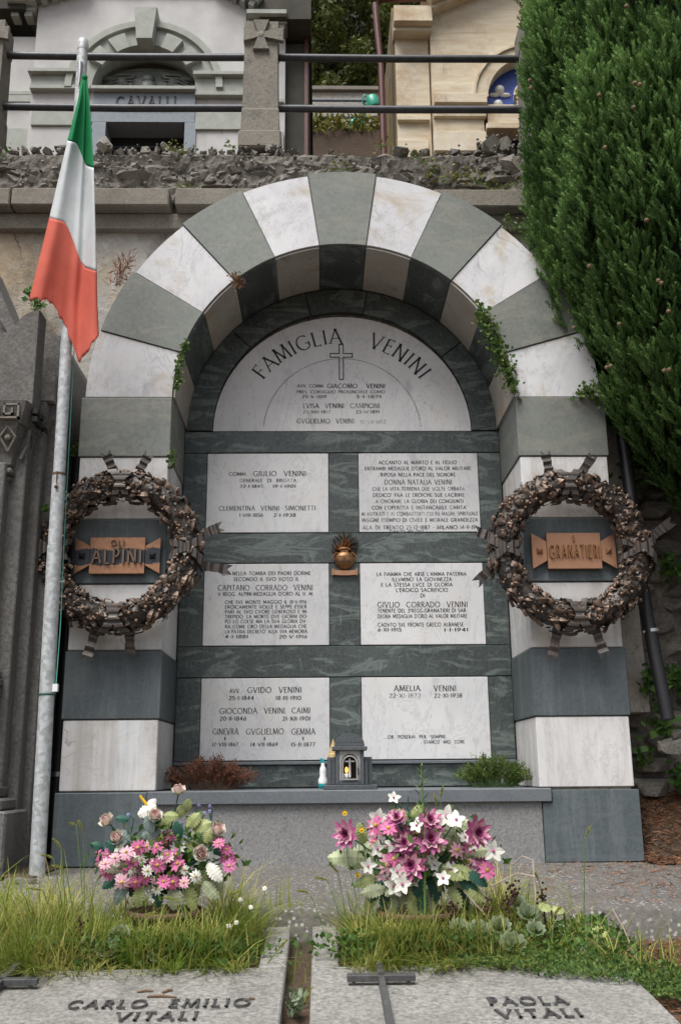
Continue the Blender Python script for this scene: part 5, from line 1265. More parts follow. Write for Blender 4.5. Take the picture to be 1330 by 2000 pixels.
plant('dry_bush', 'dry brown twiggy tuft growing behind the left arch stones', 'bush', [A(232, 560, .3), A(240, 530, .3), A(252, 512, .3)], 170, .07, 'heath_dead', 46, .03, .04, stem='twig', up=.8, aspect=.1)
plant('wall_plant', 'tiny green plant in the dark gap beside the left capstone', 'plant', [A(148, 872, .1), A(147, 892, .1)], 26, .03, 'creeper_leaf', 47, .015, .02)
plant('wall_plant', 'tiny bright sprout behind the flagpole at the left wreath', 'plant', [A(88, 993, -.25), A(92, 1001, -.25)], 18, .026, 'creeper_leaf', 48, .008, .02)
for i, (pts, n, mt, lab) in enumerate([
    ([(800, 300), (850, 330), (830, 345)], 200, 'moss_leaf', 'yellow green weeds among rubble right above the white voussoir'),
    ([(860, 350), (910, 340), (960, 370), (1010, 360)], 420, 'moss_leaf', 'straggling yellowish plants on the rubble over the right coping'),
    ([(985, 430), (1020, 450), (1040, 500)], 420, 'creeper_leaf', 'dark leafy growth in the shade under the right coping'),
    ([(640, 332), (690, 335)], 90, 'moss_leaf', 'small yellow weeds along the rubble just above the keystone'),
    ([(438, 285), (450, 290)], 50, 'creeper_leaf', 'small green clump on the rubble beside the stone post'),
    ([(320, 285), (350, 295), (370, 300)], 110, 'moss_leaf', 'low mossy plants on the rubble below the chapel door'),
    ([(0, 310), (10, 300)], 40, 'creeper_leaf', 'green tuft on the rubble below the left stone post'),
    ([(735, 290), (760, 280)], 60, 'moss_leaf', 'thin yellow weeds on the rubble below the red downpipe'),
    ([(345, 367), (380, 368)], 50, 'moss_leaf', 'flat moss strip on the coping left of the arch')]):
    plant('wall_weed', lab, 'weed', [A(u, v, .74 if mt != 'creeper_leaf' or v < 400 else .55) for u, v in pts], max(12, n//3), .028, mt, 60+i, .035, .03, up=.5)
for i, (u, v, n, Y, lab) in enumerate([(1225, 940, 70, .28, 'ivy leaves beside the pipe above the right wreath'), (1300, 1115, 70, .40, 'green weed on the dark stone wall right of the wreath'), (1268, 1340, 80, .25, 'green weed behind the lower end of the black pipe'), (1285, 1420, 90, .30, 'leafy weed under the open end of the black pipe'), (1312, 1330, 60, .4, 'green sprouts on stones at the right of the pipe'), (1250, 1480, 40, .4, 'small green sprouts low on the stone wall'), (1320, 1520, 60, .4, 'creeping green weed above the needle bank'), (100, 1490, 60, .3, 'dark green weed in the gap behind the flagpole'), (68, 590, 60, .7, 'green tufts on the plaster wall above the old tomb')]):
    plant('wall_weed', lab, 'weed', [A(u, v-18, Y), A(u+8, v+14, Y)], n, .05, 'weed_leaf', 80+i, .035, .05, up=.5)
# heathers on the shelf
def heath(x0, x1, y, z, h, n, mat, label, seed, stemmat):
    t = thing('heather_plant', ((x0+x1)/2, y, z), label, 'plant'); r = random.Random(seed); st = MB(); cx0 = (x0+x1)/2; hw_ = (x1-x0)/2; tips = []
    for k in range(95):
        f = r.uniform(-1, 1); bx = cx0+f*hw_*.55; tp = Vector((cx0+f*hw_*1.05+r.gauss(0, .02), y+r.uniform(-.13, .12), z+h*(1-.55*f*f)*r.uniform(.5, 1.08)))
        m = Vector((bx+(tp.x-bx)*.4, y+(tp.y-y)*.4, z+(tp.z-z)*.6)); st.tube([(bx, y, z), m, tp], .0028, 4, False); tips.append((Vector((bx, y, z)), m, tp))
    o = st.build('stems', stemmat, t); o['kind'] = 'stuff'
    def fn(r_):
        a, m, b_ = tips[int(r_.integers(len(tips)))]; s = r_.uniform(.25, 1); p = a.lerp(m, s*2) if s < .5 else m.lerp(b_, s*2-1)
        return tuple(p+Vector(r_.normal(0, .009, 3)))
    foliage('needles', n, fn, .024, mat, seed, t, .9, .22)
heath(at(320, 1540, .3).x, at(492, 1540, .3).x, .30, .455, .21, 5200, 'heath_dead', 'dead rust brown heather spilling over the left end of the shelf', 91, 'twig')
heath(at(893, 1535, .3).x, at(1035, 1535, .3).x, .30, .455, .21, 5200, 'heath_green', 'green heather cushion on the right end of the shelf', 92, 'stem_green')

# ================================================================ GRASS, WEEDS, NEEDLES
def blades(name, pts, mat, seed, hmin, hmax, wid, lean=.5, tone0=0., tone1=1., h=None, a=None, tone=None, ln=None):
    r = np.random.default_rng(seed); P = np.array(pts); n = len(P); h = r.uniform(hmin, hmax, n) if h is None else np.array(h); a = r.uniform(0, 2*math.pi, n) if a is None else np.array(a); ln = np.abs(r.normal(0, lean, n)) if ln is None else np.array(ln)
    d = np.stack([np.cos(a), np.sin(a), np.zeros(n)], 1); e = np.stack([-np.sin(a), np.cos(a), np.zeros(n)], 1); w_ = wid*r.uniform(.6, 1.4, n); S = 4; V = []
    for k in range(S+1):
        t = k/S; c = P+d*(h*ln*t*t)[:, None]; c[:, 2] += h*(t-.35*np.minimum(ln, 1.2)*t*t)
        ww = (w_*(1-t**1.6)*.5+.0003)[:, None]; V += [c-e*ww, c+e*ww]
    V = np.stack(V, 1); F = np.array([[2*k, 2*k+1, 2*k+3, 2*k+2] for k in range(S)]); FF = (F[None]+np.arange(n)[:, None, None]*(2*(S+1))).reshape(-1, 4)
    T = np.repeat(tone0+(tone1-tone0)*r.uniform(0, 1, n)**1.3 if tone is None else np.array(tone), 2*(S+1))
    return leafobj(name, V.reshape(-1, 3), FF, mat, T)
rg = random.Random(77)
def dens(x, y, k=3.): return mnoise.noise(Vector((x*k, y*k, 9)))*.5+.5
LBX, RBX = at(328, 1700, -2.27).x, at(815, 1700, -2.3).x
gp = []; gh = []; ga = []; gt = []; gl = []
def clump(x, y, n, h, tone, rad, lean):
    for _ in range(n):
        a = rg.uniform(0, 2*math.pi); r_ = abs(rg.gauss(0, rad)); px_, py_ = x+r_*math.cos(a), y+r_*math.sin(a)
        gp.append((px_, py_, gz_(py_)-.03 if py_ < -2.08 else -.01)); gh.append(h*rg.uniform(.35, 1.1)); ga.append(a+rg.gauss(0, .7)); gt.append(min(1, max(0, tone+rg.gauss(0, .22)))); gl.append(lean*rg.uniform(.3, 1.6))
for bed, (x0_, x1_, nc) in enumerate(((-1.60, -.46, 160), (-.06, .62, 90), (.5, .95, 14))):
    for k in range(nc):
        x = rg.uniform(x0_, x1_); f = rg.random(); y = -2.71+.62*f**1.15; h = .10+.19*f+rg.uniform(-.04, .08)
        if bed == 0 and x < -1.1: h *= 1.15
        if bed == 0 and -1.15 < x < -.8 and y < -2.5 and rg.random() < .75: continue
        if abs(x-LBX) < .2 or abs(x-RBX) < .22: h *= (.8 if y < -2.45 else .6); h = max(h, .13 if y > -2.6 else .08)
        clump(x, y, rg.randint(18, 70), h, rg.choice((.1, .2, .35, .55, .8)), rg.uniform(.02, .05), rg.uniform(.4, 1.3))
for cxp in (LBX, RBX):
    for k in range(52): clump(cxp+rg.uniform(-.25, .25), rg.uniform(-2.62, -2.46), rg.randint(14, 40), rg.uniform(.15, .27), rg.choice((.05, .2, .4, .7)), .03, .55)
for k in range(46):      # blades flopping forward over the slab edge
    x = rg.choice((rg.uniform(-1.44, -.45), rg.uniform(-.08, .55))); n0 = len(ga); clump(x, rg.uniform(-2.72, -2.65), rg.randint(5, 16), rg.uniform(.10, .20), rg.choice((.1, .4, .8)), .02, 1.7)
    for i in range(n0, len(ga)): ga[i] = R_(-90)+rg.gauss(0, .6)
for _ in range(420): clump(rg.choice((rg.uniform(-1.6, -.4), rg.uniform(-.12, .9))), rg.uniform(-2.74, -2.05), 1, rg.uniform(.08, .3), rg.random(), .01, 1.2)
tag(blades('grass', gp, 'grass_leaf', 1, .05, .3, .0046, .8, h=gh, a=ga, tone=gt, ln=gl), 'long yellowish green grass overgrowing both grave beds', 'grass')
gp = [(rg.uniform(-.30, -.21), rg.uniform(-2.9, -2.1), -.27+.1*rg.random()) for _ in range(36)]+[(rg.uniform(.75, 1.45), rg.gauss(-2.45, .14), ground_z(1, -2.4)-.02) for _ in range(260)]+[(rg.gauss(-1.6, .12), rg.gauss(-1.9, .2), -.01) for _ in range(160)]+[(rg.uniform(-.42, -.2), rg.uniform(-2.1, -1.9), -.02) for _ in range(14)]
tag(blades('grass_tufts', gp, 'grass_leaf', 2, .05, .2, .006, .7, 0, .7), 'green grass tufts between the graves and beside the step', 'grass')
def weedfn(r):
    while True:
        x = r.uniform(-1.5, 1.02); y = r.uniform(-2.8, -2.05)
        if y < -2.68-.14*(dens(x, 7, 6.)-.5)*2: continue
        if r.uniform() < .25:
            x = (LBX if r.uniform() < .4 else RBX)+r.normal(0, .17); y = r.uniform(-2.62, -2.48); return (x, y, gz_(y)+r.uniform(0, .08))
        if -.42 < x < -.10: continue
        if r.uniform() < dens(x+4, y, 4.)*(1.2 if x > .0 else .75): return (x, y, gz_(y)+r.uniform(-.03, .11 if x > .35 else .045)*dens(x, y, 5.))
tag(foliage('leafy_weeds', 8500, weedfn, .021, 'weed_leaf', 3, up=.5, aspect=.85), 'mixed small leafy weeds filling the grave beds', 'weeds')
def sedfn(r):
    while True:
        x = r.uniform(.30, 1.12); y = r.uniform(-3.08, -2.6)
        lim = -2.72-.36*max(0, (x-.32))
        if y > lim-.08+.12*dens(x, y, 7.): return (x, y, max(gz_(y), -9)+(.012 if x < .92 else -.03)+r.uniform(0, .02))
tag(foliage('creeping_sedum', 5200, sedfn, .017, 'creeper_leaf', 8, up=.6, aspect=.5), 'mat of tiny trailing sedum spilling across the right grave slab', 'ground cover')
def needles(name, n, fn, seed, label):
    r = np.random.default_rng(seed); P = np.array([fn(r) for _ in range(n)]); a = r.uniform(0, math.pi*2, n); d = np.stack([np.cos(a), np.sin(a), r.normal(0, .25, n)], 1)*r.uniform(.012, .034, n)[:, None]; e = np.stack([-np.sin(a), np.cos(a), r.normal(0, .5, n)], 1)*.0016
    V = np.stack([P-d-e, P+d-e, P+d+e, P-d+e], 1).reshape(-1, 3); return tag(leafobj(name, V, np.arange(4*n).reshape(n, 4), 'needle', np.repeat(r.uniform(0, 1, n), 4)), label, 'leaf litter')
def nfn(r):
    while True:
        x = r.uniform(1.86, 2.7); y = r.uniform(-.35, .6)
        if y > -.14 or r.uniform() < .35: return (x, y, (bank_z(x, y) if y > -.2 and x > 1.88 else .004)+.004+r.uniform(0, .012))
needles('needle_litter', 5200, nfn, 5, 'rust brown needle litter on the bank right of the tomb')
def nfn2(r):
    x = r.uniform(.93, 1.9); y = r.uniform(-3.5, -2.1); return (x, y, ground_z(x, y)+.004+r.uniform(0, .012))
needles('needle_carpet', 3800, nfn2, 6, 'rust brown needles covering the earth beside the right grave')
needles('scattered_needles', 700, lambda r: (1.9-abs(r.normal(0, .5)), r.uniform(-2., -.1), .006), 7, 'sparse brown needles scattered on the right of the concrete apron')
# foxtail seed heads
def foxtail(u, v, Y, hgt, bend, idx):
    p = at(u, v, Y); bz = gz_(Y)-.02 if Y < -2.05 else 0.
    t = thing('foxtail_grass', (p.x-bend*.4, Y, bz), 'slender foxtail grass stalk with bristly yellow green seed head', 'grass', 'foxtail stalks rising from the grave beds')
    b0 = Vector((p.x-bend*1.4, Y+.02, bz)); m = Vector((p.x-bend*.7, Y, bz+(p.z-bz)*.6)); MB().tube([b0, m, p], .0022, 4, False).build('stalk', 'stem_green', t)
    hd = Vector((bend*1.2, 0, .05 if abs(bend) < .04 else .025)).normalized(); L = hgt
    r = np.random.default_rng(900+idx); n = 170; s = r.uniform(0, 1, n); pr = p; droop = np.array([bend*.6, 0, -abs(bend)*.5])
    P = np.array(p)[None]+np.array(hd)[None]*(L*s)[:, None]+droop[None]*(s*s*L*6)[:, None]
    d = r.normal(size=(n, 3)); d -= (d @ np.array(hd))[:, None]*np.array(hd)[None]; d /= np.linalg.norm(d, axis=1, keepdims=True); d = d*.8+np.array(hd)[None]*.7
    prof = np.sin(np.clip(s, .04, .97)*math.pi)**.5; d = d*(.0085*prof)[:, None]; e = np.cross(d, r.normal(size=(n, 3))); e = e/np.linalg.norm(e, axis=1, keepdims=True)*.0017
    V = np.stack([P-e, P+d-e*.3, P+d+e*.3, P+e], 1).reshape(-1, 3); leafobj('seed_head', V, np.arange(4*n).reshape(n, 4), 'foxtail', np.repeat(r.uniform(0, 1, n), 4), t)
for i, (u, v, Y, L, bd) in enumerate([(1142, 1637, -2.2, .06, .02), (120, 1657, -2.2, .055, -.03), (105, 1676, -2.25, .05, -.05), (163, 1622, -2.2, .05, -.02), (150, 1612, -2.1, .03, -.04), (860, 1560, -2.25, .055, .008), (853, 1575, -2.3, .05, -.006), (245, 1617, -2.2, .05, -.015), (310, 1650, -2.2, .05, .01), (1052, 1720, -2.35, .05, -.02), (130, 1700, -2.3, .06, -.04), (85, 1740, -2.35, .06, -.06), (640, 1720, -2.3, .05, -.05), (605, 1745, -2.3, .05, -.05), (190, 1720, -2.3, .06, .03), (660, 1705, -2.3, .05, -.03), (540, 1860, -2.62, .06, .03), (1035, 1935, -2.8, .05, .004), (592, 1965, -2.9, .07, .02), (700, 1830, -2.6, .06, .05), (60, 1790, -2.5, .05, -.05), (445, 1750, -2.45, .05, .04), (1080, 1790, -2.5, .05, .03), (770, 1850, -2.68, .05, -.02), (350, 1760, -2.5, .06, -.05), (280, 1790, -2.55, .05, .05)]): foxtail(u, v, Y, L, bd, i)
# succulent rosettes
def rosette_mesh():
    mb = MB(); tone = []
    for ring, (n, r, el) in enumerate(((5, .018, 62), (8, .034, 42), (10, .046, 20))):
        for k in range(n):
            a = 2*math.pi*(k+ring*.5)/n; c, s = math.cos(a), math.sin(a); ce, se = math.cos(R_(el)), math.sin(R_(el)); L = r; w_ = r*.36; vs = []
            for t, wv, th in ((.15, .5, 0), (.55, 1, .002), (.85, .85, .003), (1.05, .1, .006)):
                x, z = L*t*ce*1.1, L*t*se+.006+th; vs += [(x*c+wv*w_*s, x*s-wv*w_*c, z), (x*c, x*s, z-.004), (x*c-wv*w_*s, x*s+wv*w_*c, z)]
            b0 = len(mb.v); mb.add(vs, [f for i in range(3) for f in ((3*i, 3*i+1, 3*i+4, 3*i+3), (3*i+1, 3*i+2, 3*i+5, 3*i+4))]); tone += [.0]*3+[.25]*3+[.5]*3+[1]*3
    me = mb.mesh('rosette', 'succulent', True); a_ = me.attributes.new('tone', 'FLOAT', 'POINT'); a_.data.foreach_set('value', np.array(tone, np.float32)); return me
ROS = rosette_mesh()
for i, (u, v, Y, sc, gname) in enumerate([(1000, 1850, -2.60, 1.5, 0), (935, 1825, -2.52, 1.4, 0), (975, 1815, -2.50, 1.3, 0), (1030, 1790, -2.42, 1.3, 0), (1010, 1770, -2.36, 1.2, 0), (895, 1815, -2.5, 1.1, 0), (1045, 1820, -2.5, 1.1, 0), (210, 1860, -2.58, 1.3, 1), (235, 1830, -2.5, 1.2, 1), (310, 1870, -2.6, 1.2, 1), (175, 1850, -2.55, 1.1, 1)]):
    p = at(u, v, Y)
    o = link('succulent_rosette', ROS, None, Matrix.Translation(p) @ Matrix.Rotation(R_(38), 4, 'X') @ Matrix.Rotation(i*1.3, 4, 'Z') @ Matrix.Scale(sc*.72, 4))
    tag(o, ['grey green succulent rosette among weeds at the right pot', 'grey green succulent rosette in the grass before the left pot'][gname], 'succulent', ['rosettes in the right bed', 'rosettes in the left bed'][gname])
for k in range(14):   # blue sedum in the gap between the graves
    pass
p = at(577, 1965, -3.0); t = thing('sedum_tuft', p, 'blue grey sedum tuft growing in the gap between the graves', 'succulent')
foliage('leaves', 110, lambda r: tuple(p+Vector((r.normal(0, .012), r.normal(0, .02), r.uniform(-.03, .03)))), .028, 'succulent', 15, t, 1.2, .4)
# dark seed heads, tall fleabane, yellow flowers, dry stalks
for i, (u, v, Y) in enumerate([(1003, 1735, -2.4), (1058, 1752, -2.42), (890, 1772, -2.45), (990, 1762, -2.44), (952, 1775, -2.46), (157, 1818, -2.5)]):
    p = at(u, v, Y); b0 = Vector((p.x+rnd.uniform(-.03, .03), Y-.03, gz_(Y))); t = thing('seed_stalk', b0, 'dark red dried flower stalk standing among the weeds', 'seed stalk', 'dark dried flower stalks in the grave beds')
    MB().tube([b0, (b0+p)/2+Vector((.008, 0, 0)), p], .003, 5).build('stalk', 'dark_seed', t); r = random.Random(i); sm = MB()
    for k in range(26): sm.ball(p+Vector((r.gauss(0, .012), r.gauss(0, .01), r.gauss(0, .022))), .0055, 6, 4)
    o = sm.build('seeds', 'dark_seed', t, True); o['kind'] = 'stuff'
p0, p1 = at(828, 1720, -2.42), at(822, 1492, -2.42)
t = thing('fleabane_stalk', p0, 'tall upright green fleabane stalk rising in front of the right bouquet', 'weed'); MB().tube([p0-Vector((0, 0, .12)), (p0+p1)/2+Vector((.006, 0, 0)), p1], [.0055, .005, .002], 6).build('stalk', 'stem_green', t)
for k in range(46):
    f = k/46; c = p0.lerp(p1, f); a = k*2.4; L = .075*(1-f)**.6+.012; d = Vector((math.cos(a)*L, math.sin(a)*L, L*.75)); e = Vector((-math.sin(a), math.cos(a), 0))*.0042
    MB().add([c-e*.5, c+d*.5-e, c+d, c+d*.5+e], [(0, 1, 2, 3)]).build('leaf', 'stem_green', t)
for i, (u, v) in enumerate([(673, 1588), (706, 1621), (699, 1709)]):
    p = at(u, v, -2.4); b0 = at(705, 1790, -2.42); t = thing('yellow_flower', b0, 'small yellow wildflower on a thin stem left of the right bouquet', 'flower', 'yellow wildflowers by the right bouquet')
    MB().tube([b0, (b0+p)/2+Vector((-.02, 0, .02)), p], .002, 4).build('stem', 'stem_green', t)
    fm = MB(); fm.ball(p, .006, 8, 5, (1, 1, .6))
    for k in range(9):
        a = 2*math.pi*k/9; d = Vector((math.cos(a)*.010, -.003, math.sin(a)*.010)); e = Vector((-math.sin(a), 0, math.cos(a)))*.004; fm.add([p-e, p+d-e, p+d+e, p+e], [(0, 1, 2, 3)])
    fm.build('petals', 'yellow_petal', t)
for i, (pts, lab) in enumerate([([(940, 1780), (960, 1730), (1010, 1705), (1045, 1712)], 'bent pale dry stalk arching right of the bouquet'), ([(1000, 1690), (1020, 1672), (1040, 1680), (1046, 1760)], 'curled dry grass stem behind the dark seed heads'), ([(818, 1780), (842, 1815), (865, 1858)], 'fallen pale straw lying in the right bed'), ([(1195, 1775), (1218, 1815), (1240, 1872)], 'long dry straw leaning beside the concrete step'), ([(905, 1740), (950, 1790), (1010, 1850)], 'thin dry brown stem crossing the right bed')]):
    P = [at(u, v, -2.38-.03*k) for k, (u, v) in enumerate(pts)]; o = MB().tube(P, .003, 5).build('dry_stalk', 'dry_stalk'); tag(o, lab, 'dry stalk')
for i, (a, b_, lab) in enumerate([((288, 1949), (345, 1950), 'rusty brown twig lying above the name on the left grave'), ((268, 1940), (300, 1938), 'short dark twig near the rusty twig on the left slab'), ((318, 1941), (338, 1936), 'curled dark leaf scrap on the left slab'), ((478, 1957), (498, 1953), 'small red brown leaf by the end of the name on the left grave')]):
    def og(u, v):
        d = _F+_R*((u-665)/FPX)-_U*((v-1000)/FPX); tt = (-.06+.1*(CAM_POS.y+2.1)-CAM_POS.z)/(d.z-.1*d.y); return CAM_POS+d*tt
    p, q = og(*a), og(*b_); o = MB().tube([p+Vector((0, 0, .004)), (p+q)/2+Vector((0, .004, .007)), q+Vector((0, 0, .004))], [.004, .0045, .003], 6).build('twig', 'twig'); tag(o, lab, 'twig')
for i, (u, v, s_) in enumerate([(30, 1715, .07), (45, 1735, .09), (62, 1742, .05), (15, 1745, .05)]):
    p = at(u, v, -.9); o = link('loose_stone', PROCKS[i % 4], None, Matrix.Translation((p.x, p.y, .012)) @ Matrix.Diagonal((s_*1.3, s_, s_*.7, 1))); tag(o, 'pale loose stone on the soil at the foot of the flagpole', 'stone', 'loose stones by the flagpole foot')
for i, (u, v, s_, lab) in enumerate([(1310, 1455, .16, 'grey broken stone block lying under the pipe end'), (1325, 1435, .1, 'small grey stone beside the broken block under the pipe')]):
    p = at(u, v, .2); o = link('broken_stone', ROCKS[i+2], None, Matrix.Translation(p) @ Matrix.Diagonal((s_*1.3, s_, s_, 1))); tag(o, lab, 'stone')

# ================================================================ BOUQUETS OF ARTIFICIAL FLOWERS
def petal(mb, c, d, nrm, L, wd, cup=.2, n=4):
    d = Vector(d).normalized(); nrm = Vector(nrm).normalized(); e = d.cross(nrm).normalized(); vs = []
    for i in range(n+1):
        t = i/n; w_ = wd*math.sin(math.pi*min(.97, .12+t*.86))**.8; p = Vector(c)+d*(L*t)+nrm*(cup*L*t*t); vs += [p-e*w_+nrm*(.12*wd), p, p+e*w_+nrm*(.12*wd)]
    mb.add(vs, [f for i in range(n) for f in ((3*i, 3*i+1, 3*i+4, 3*i+3), (3*i+1, 3*i+2, 3*i+5, 3*i+4))])
def frame(nrm):
    nrm = Vector(nrm).normalized(); x = nrm.orthogonal().normalized(); return x, nrm.cross(x), nrm
def daisy(t, c, nrm, r, mat, eye='flower_eye', n=11, droop=.1):
    x, y, z = frame(nrm); mb = MB()
    for k in range(n):
        a = 2*math.pi*k/n+rnd.uniform(-.1, .1); petal(mb, Vector(c)+z*.002*(k % 2), x*math.cos(a)+y*math.sin(a), z, r*rnd.uniform(.88, 1.08), r*.2, -droop)
    f = mb.build('daisy', mat, t); e = MB().ball(Vector(c)+z*.003, r*.2, 8, 5, (1, 1, 1)).build('flower_centre', eye, f, True)
def dahlia(t, c, nrm, r, mat='mauve_petal'):
    x, y, z = frame(nrm); f = None
    for ring, (n, rr, tilt, mt) in enumerate(((9, 1., .15, mat), (8, .8, .45, 'pale_pink'), (6, .55, .9, mat), (4, .35, 1.6, 'plum_petal'))):
        mb = MB()
        for k in range(n):
            a = 2*math.pi*(k+.5*ring)/n+rnd.uniform(-.15, .15); petal(mb, Vector(c)+z*(.004*ring), x*math.cos(a)+y*math.sin(a)+z*tilt, z, r*rr*rnd.uniform(.9, 1.1), r*.23*(1-.12*ring), .25)
        if f is None: f = mb.build('dahlia', mt, t)
        else: mb.build('petal_ring', mt, f)
def rose(t, c, nrm, r):
    x, y, z = frame(nrm); f = None
    for ring, (n, rr, up, mt) in enumerate(((5, 1., .55, 'white_petal'), (5, .85, 1.1, 'rose_petal'), (4, .68, 2.0, 'rose_petal'), (3, .5, 4., 'pale_pink'))):
        mb = MB()
        for k in range(n):
            a = 2*math.pi*(k+.5*ring)/n; dd = x*math.cos(a)+y*math.sin(a); petal(mb, Vector(c)-z*r*.5+dd*r*.1, dd+z*up, -dd+z*.3, r*(rr*.6+.6), r*.52*rr, .3)
        if f is None: f = mb.build('rose', mt, t)
        else: mb.build('petal_ring', mt, f)
    mb = MB()
    for k in range(5): a = 2*math.pi*k/5; petal(mb, Vector(c)-z*r*.62, x*math.cos(a)+y*math.sin(a)+z*.9, z, r*.7, r*.16)
    mb.build('sepals', 'faded_leaf', f)
def lily(t, c, nrm, r, mat='white_petal', n=5):
    x, y, z = frame(nrm); mb = MB()
    for k in range(n): a = 2*math.pi*k/n+rnd.uniform(-.2, .2); petal(mb, c, x*math.cos(a)+y*math.sin(a)+z*.35, z, r*rnd.uniform(.85, 1.1), r*.3, -.15)
    f = mb.build('white_blossom', mat, t); MB().ball(Vector(c)+z*.006, r*.15, 6, 4).build('flower_centre', 'mauve_petal', f)
def leafp(t, c, d, nrm, L, wd, mat, name='leaf', lob=7):
    d = Vector(d).normalized(); nrm = Vector(nrm).normalized(); e = d.cross(nrm).normalized(); mb = MB(); vs = []; n = lob*2
    for i in range(n+1):
        tt = i/n; w_ = wd*math.sin(math.pi*min(.98, .06+tt*.92))**.7*(1. if i % 2 else .74); p = Vector(c)+d*(L*tt)-nrm*(.25*L*tt*tt); vs += [p-e*w_-nrm*.1*wd, p+nrm*.06*wd, p+e*w_-nrm*.1*wd]
    mb.add(vs, [f for i in range(n) for f in ((3*i, 3*i+1, 3*i+4, 3*i+3), (3*i+1, 3*i+2, 3*i+5, 3*i+4))]); mb.build(name, mat, t)
def stem(t, a, b_, mat='stem_teal'):
    a, b_ = Vector(a), Vector(b_); m = (a+b_)/2+Vector((rnd.uniform(-.02, .02), 0, .02)); MB().tube([a, m, b_], .003, 5, False).build('stem', mat, t)
def pot(c, r, h, label):
    t = thing('flower_pot', c, label, 'flower pot'); mb = MB(); n = 40; prof = [(.0, 0), (.72, .0), (.95, .45), (1.02, .8), (1.07, .82), (1.07, 1.), (.98, 1.), (.9, .86), (.0, .84)]; vs = []
    for rr, z in prof:
        for k in range(n): a = 2*math.pi*k/n; q = r*rr*(1+(.025*(k % 2) if .2 < z < .8 else 0)); vs.append((c[0]+q*math.cos(a), c[1]+q*math.sin(a), c[2]+h*z))
    mb.add(vs, [(i*n+k, i*n+(k+1) % n, (i+1)*n+(k+1) % n, (i+1)*n+k) for i in range(len(prof)-1) for k in range(n)]); mb.build('bowl', 'terracotta', t, True)
LB, RB_ = (at(328, 1700, -2.27).x, -2.27, gz_(-2.3)-.02), (at(815, 1700, -2.30).x, -2.30, gz_(-2.33)-.02)
pot(LB, .145, .135, 'brown terracotta bowl under the left flower arrangement'); pot(RB_, .16, .13, 'brown terracotta bowl under the right flower arrangement')
def nearn(): return Vector((rnd.uniform(-.45, .45), -1, rnd.uniform(-.1, .75)))
# left bouquet -------------------------------------------------------------
lbq = thing('flower_arrangement', (LB[0], LB[1], LB[2]+.14), 'artificial bouquet of pale roses and small pink and white daisies in the left pot', 'bouquet')
kx = 300/1330
def Lp(zx, zy, Y=None): return at(180+zx*kx, 1520+zy*kx, -2.33+rnd.uniform(-.1, .08) if Y is None else Y)
lc = Vector((LB[0], LB[1], LB[2]+.19))
for zx, zy, r, n3 in ((752, 98, .033, (.1, -.6, 1)), (125, 360, .036, (-.5, -.7, .7)), (1090, 440, .038, (.3, -.7, .8)), (945, 650, .037, (.3, -1, .3)), (215, 510, .034, (-.4, -.9, .4)), (545, 320, .036, (.1, -.8, .7)), (1085, 535, .03, (.2, -1, .2))):
    c = Lp(zx, zy, -2.36); rose(lbq, c, n3, r*1.2); stem(lbq, lc, c-Vector(n3).normalized()*.02)
dz = [(590, 520, 'pink_petal'), (690, 490, 'pink_petal'), (650, 560, 'pink_petal'), (475, 590, 'pale_pink'), (400, 600, 'pink_petal'), (720, 630, 'white_petal'), (520, 630, 'white_petal'), (350, 730, 'pink_petal'), (440, 740, 'pink_petal'), (510, 720, 'pale_pink'), (390, 800, 'pale_pink'), (570, 750, 'pink_petal'), (640, 750, 'pale_pink'), (740, 740, 'pink_petal'), (690, 790, 'pink_petal'), (200, 690, 'pale_pink'), (250, 690, 'white_petal'), (150, 770, 'white_petal'), (190, 860, 'white_petal'), (230, 790, 'white_petal'), (80, 660, 'pink_petal'), (90, 720, 'pink_petal'), (300, 640, 'pale_pink'), (460, 865, 'pink_petal'), (620, 895, 'pink_petal'), (200, 600, 'pale_pink'), (1100, 560, 'pink_petal'), (1160, 620, 'pink_petal'), (1210, 690, 'pink_petal'), (1150, 680, 'mauve_petal'), (1190, 760, 'mauve_petal'), (1010, 940, 'plum_petal'), (990, 880, 'mauve_petal'), (330, 930, 'plum_petal'), (260, 900, 'pale_pink'), (380, 900, 'pink_petal'), (700, 900, 'pink_petal'), (800, 900, 'pale_pink'), (470, 940, 'white_petal'), (150, 830, 'pink_petal'), (900, 850, 'white_petal'), (540, 1010, 'white_petal'), (560, 955, 'white_petal'), (290, 790, 'pale_pink'), (395, 660, 'white_petal'), (120, 740, 'pale_pink'), (740, 600, 'white_petal'), (610, 660, 'white_petal'), (480, 800, 'white_petal')]
for zx, zy, mt in dz:
    c = Lp(zx, zy); daisy(lbq, c, nearn(), rnd.uniform(.026, .036), mt, droop=rnd.uniform(-.1, .4))
    if rnd.random() < .5: stem(lbq, lc, c+Vector((0, .02, 0)))
for k in range(26):
    zx, zy = rnd.uniform(90, 820), rnd.uniform(590, 900); c = Lp(zx, zy, -2.36); daisy(lbq, c, nearn(), rnd.uniform(.02, .03), rnd.choice(('pink_petal', 'pale_pink', 'white_petal', 'white_petal', 'mauve_petal')), droop=rnd.uniform(0, .5))
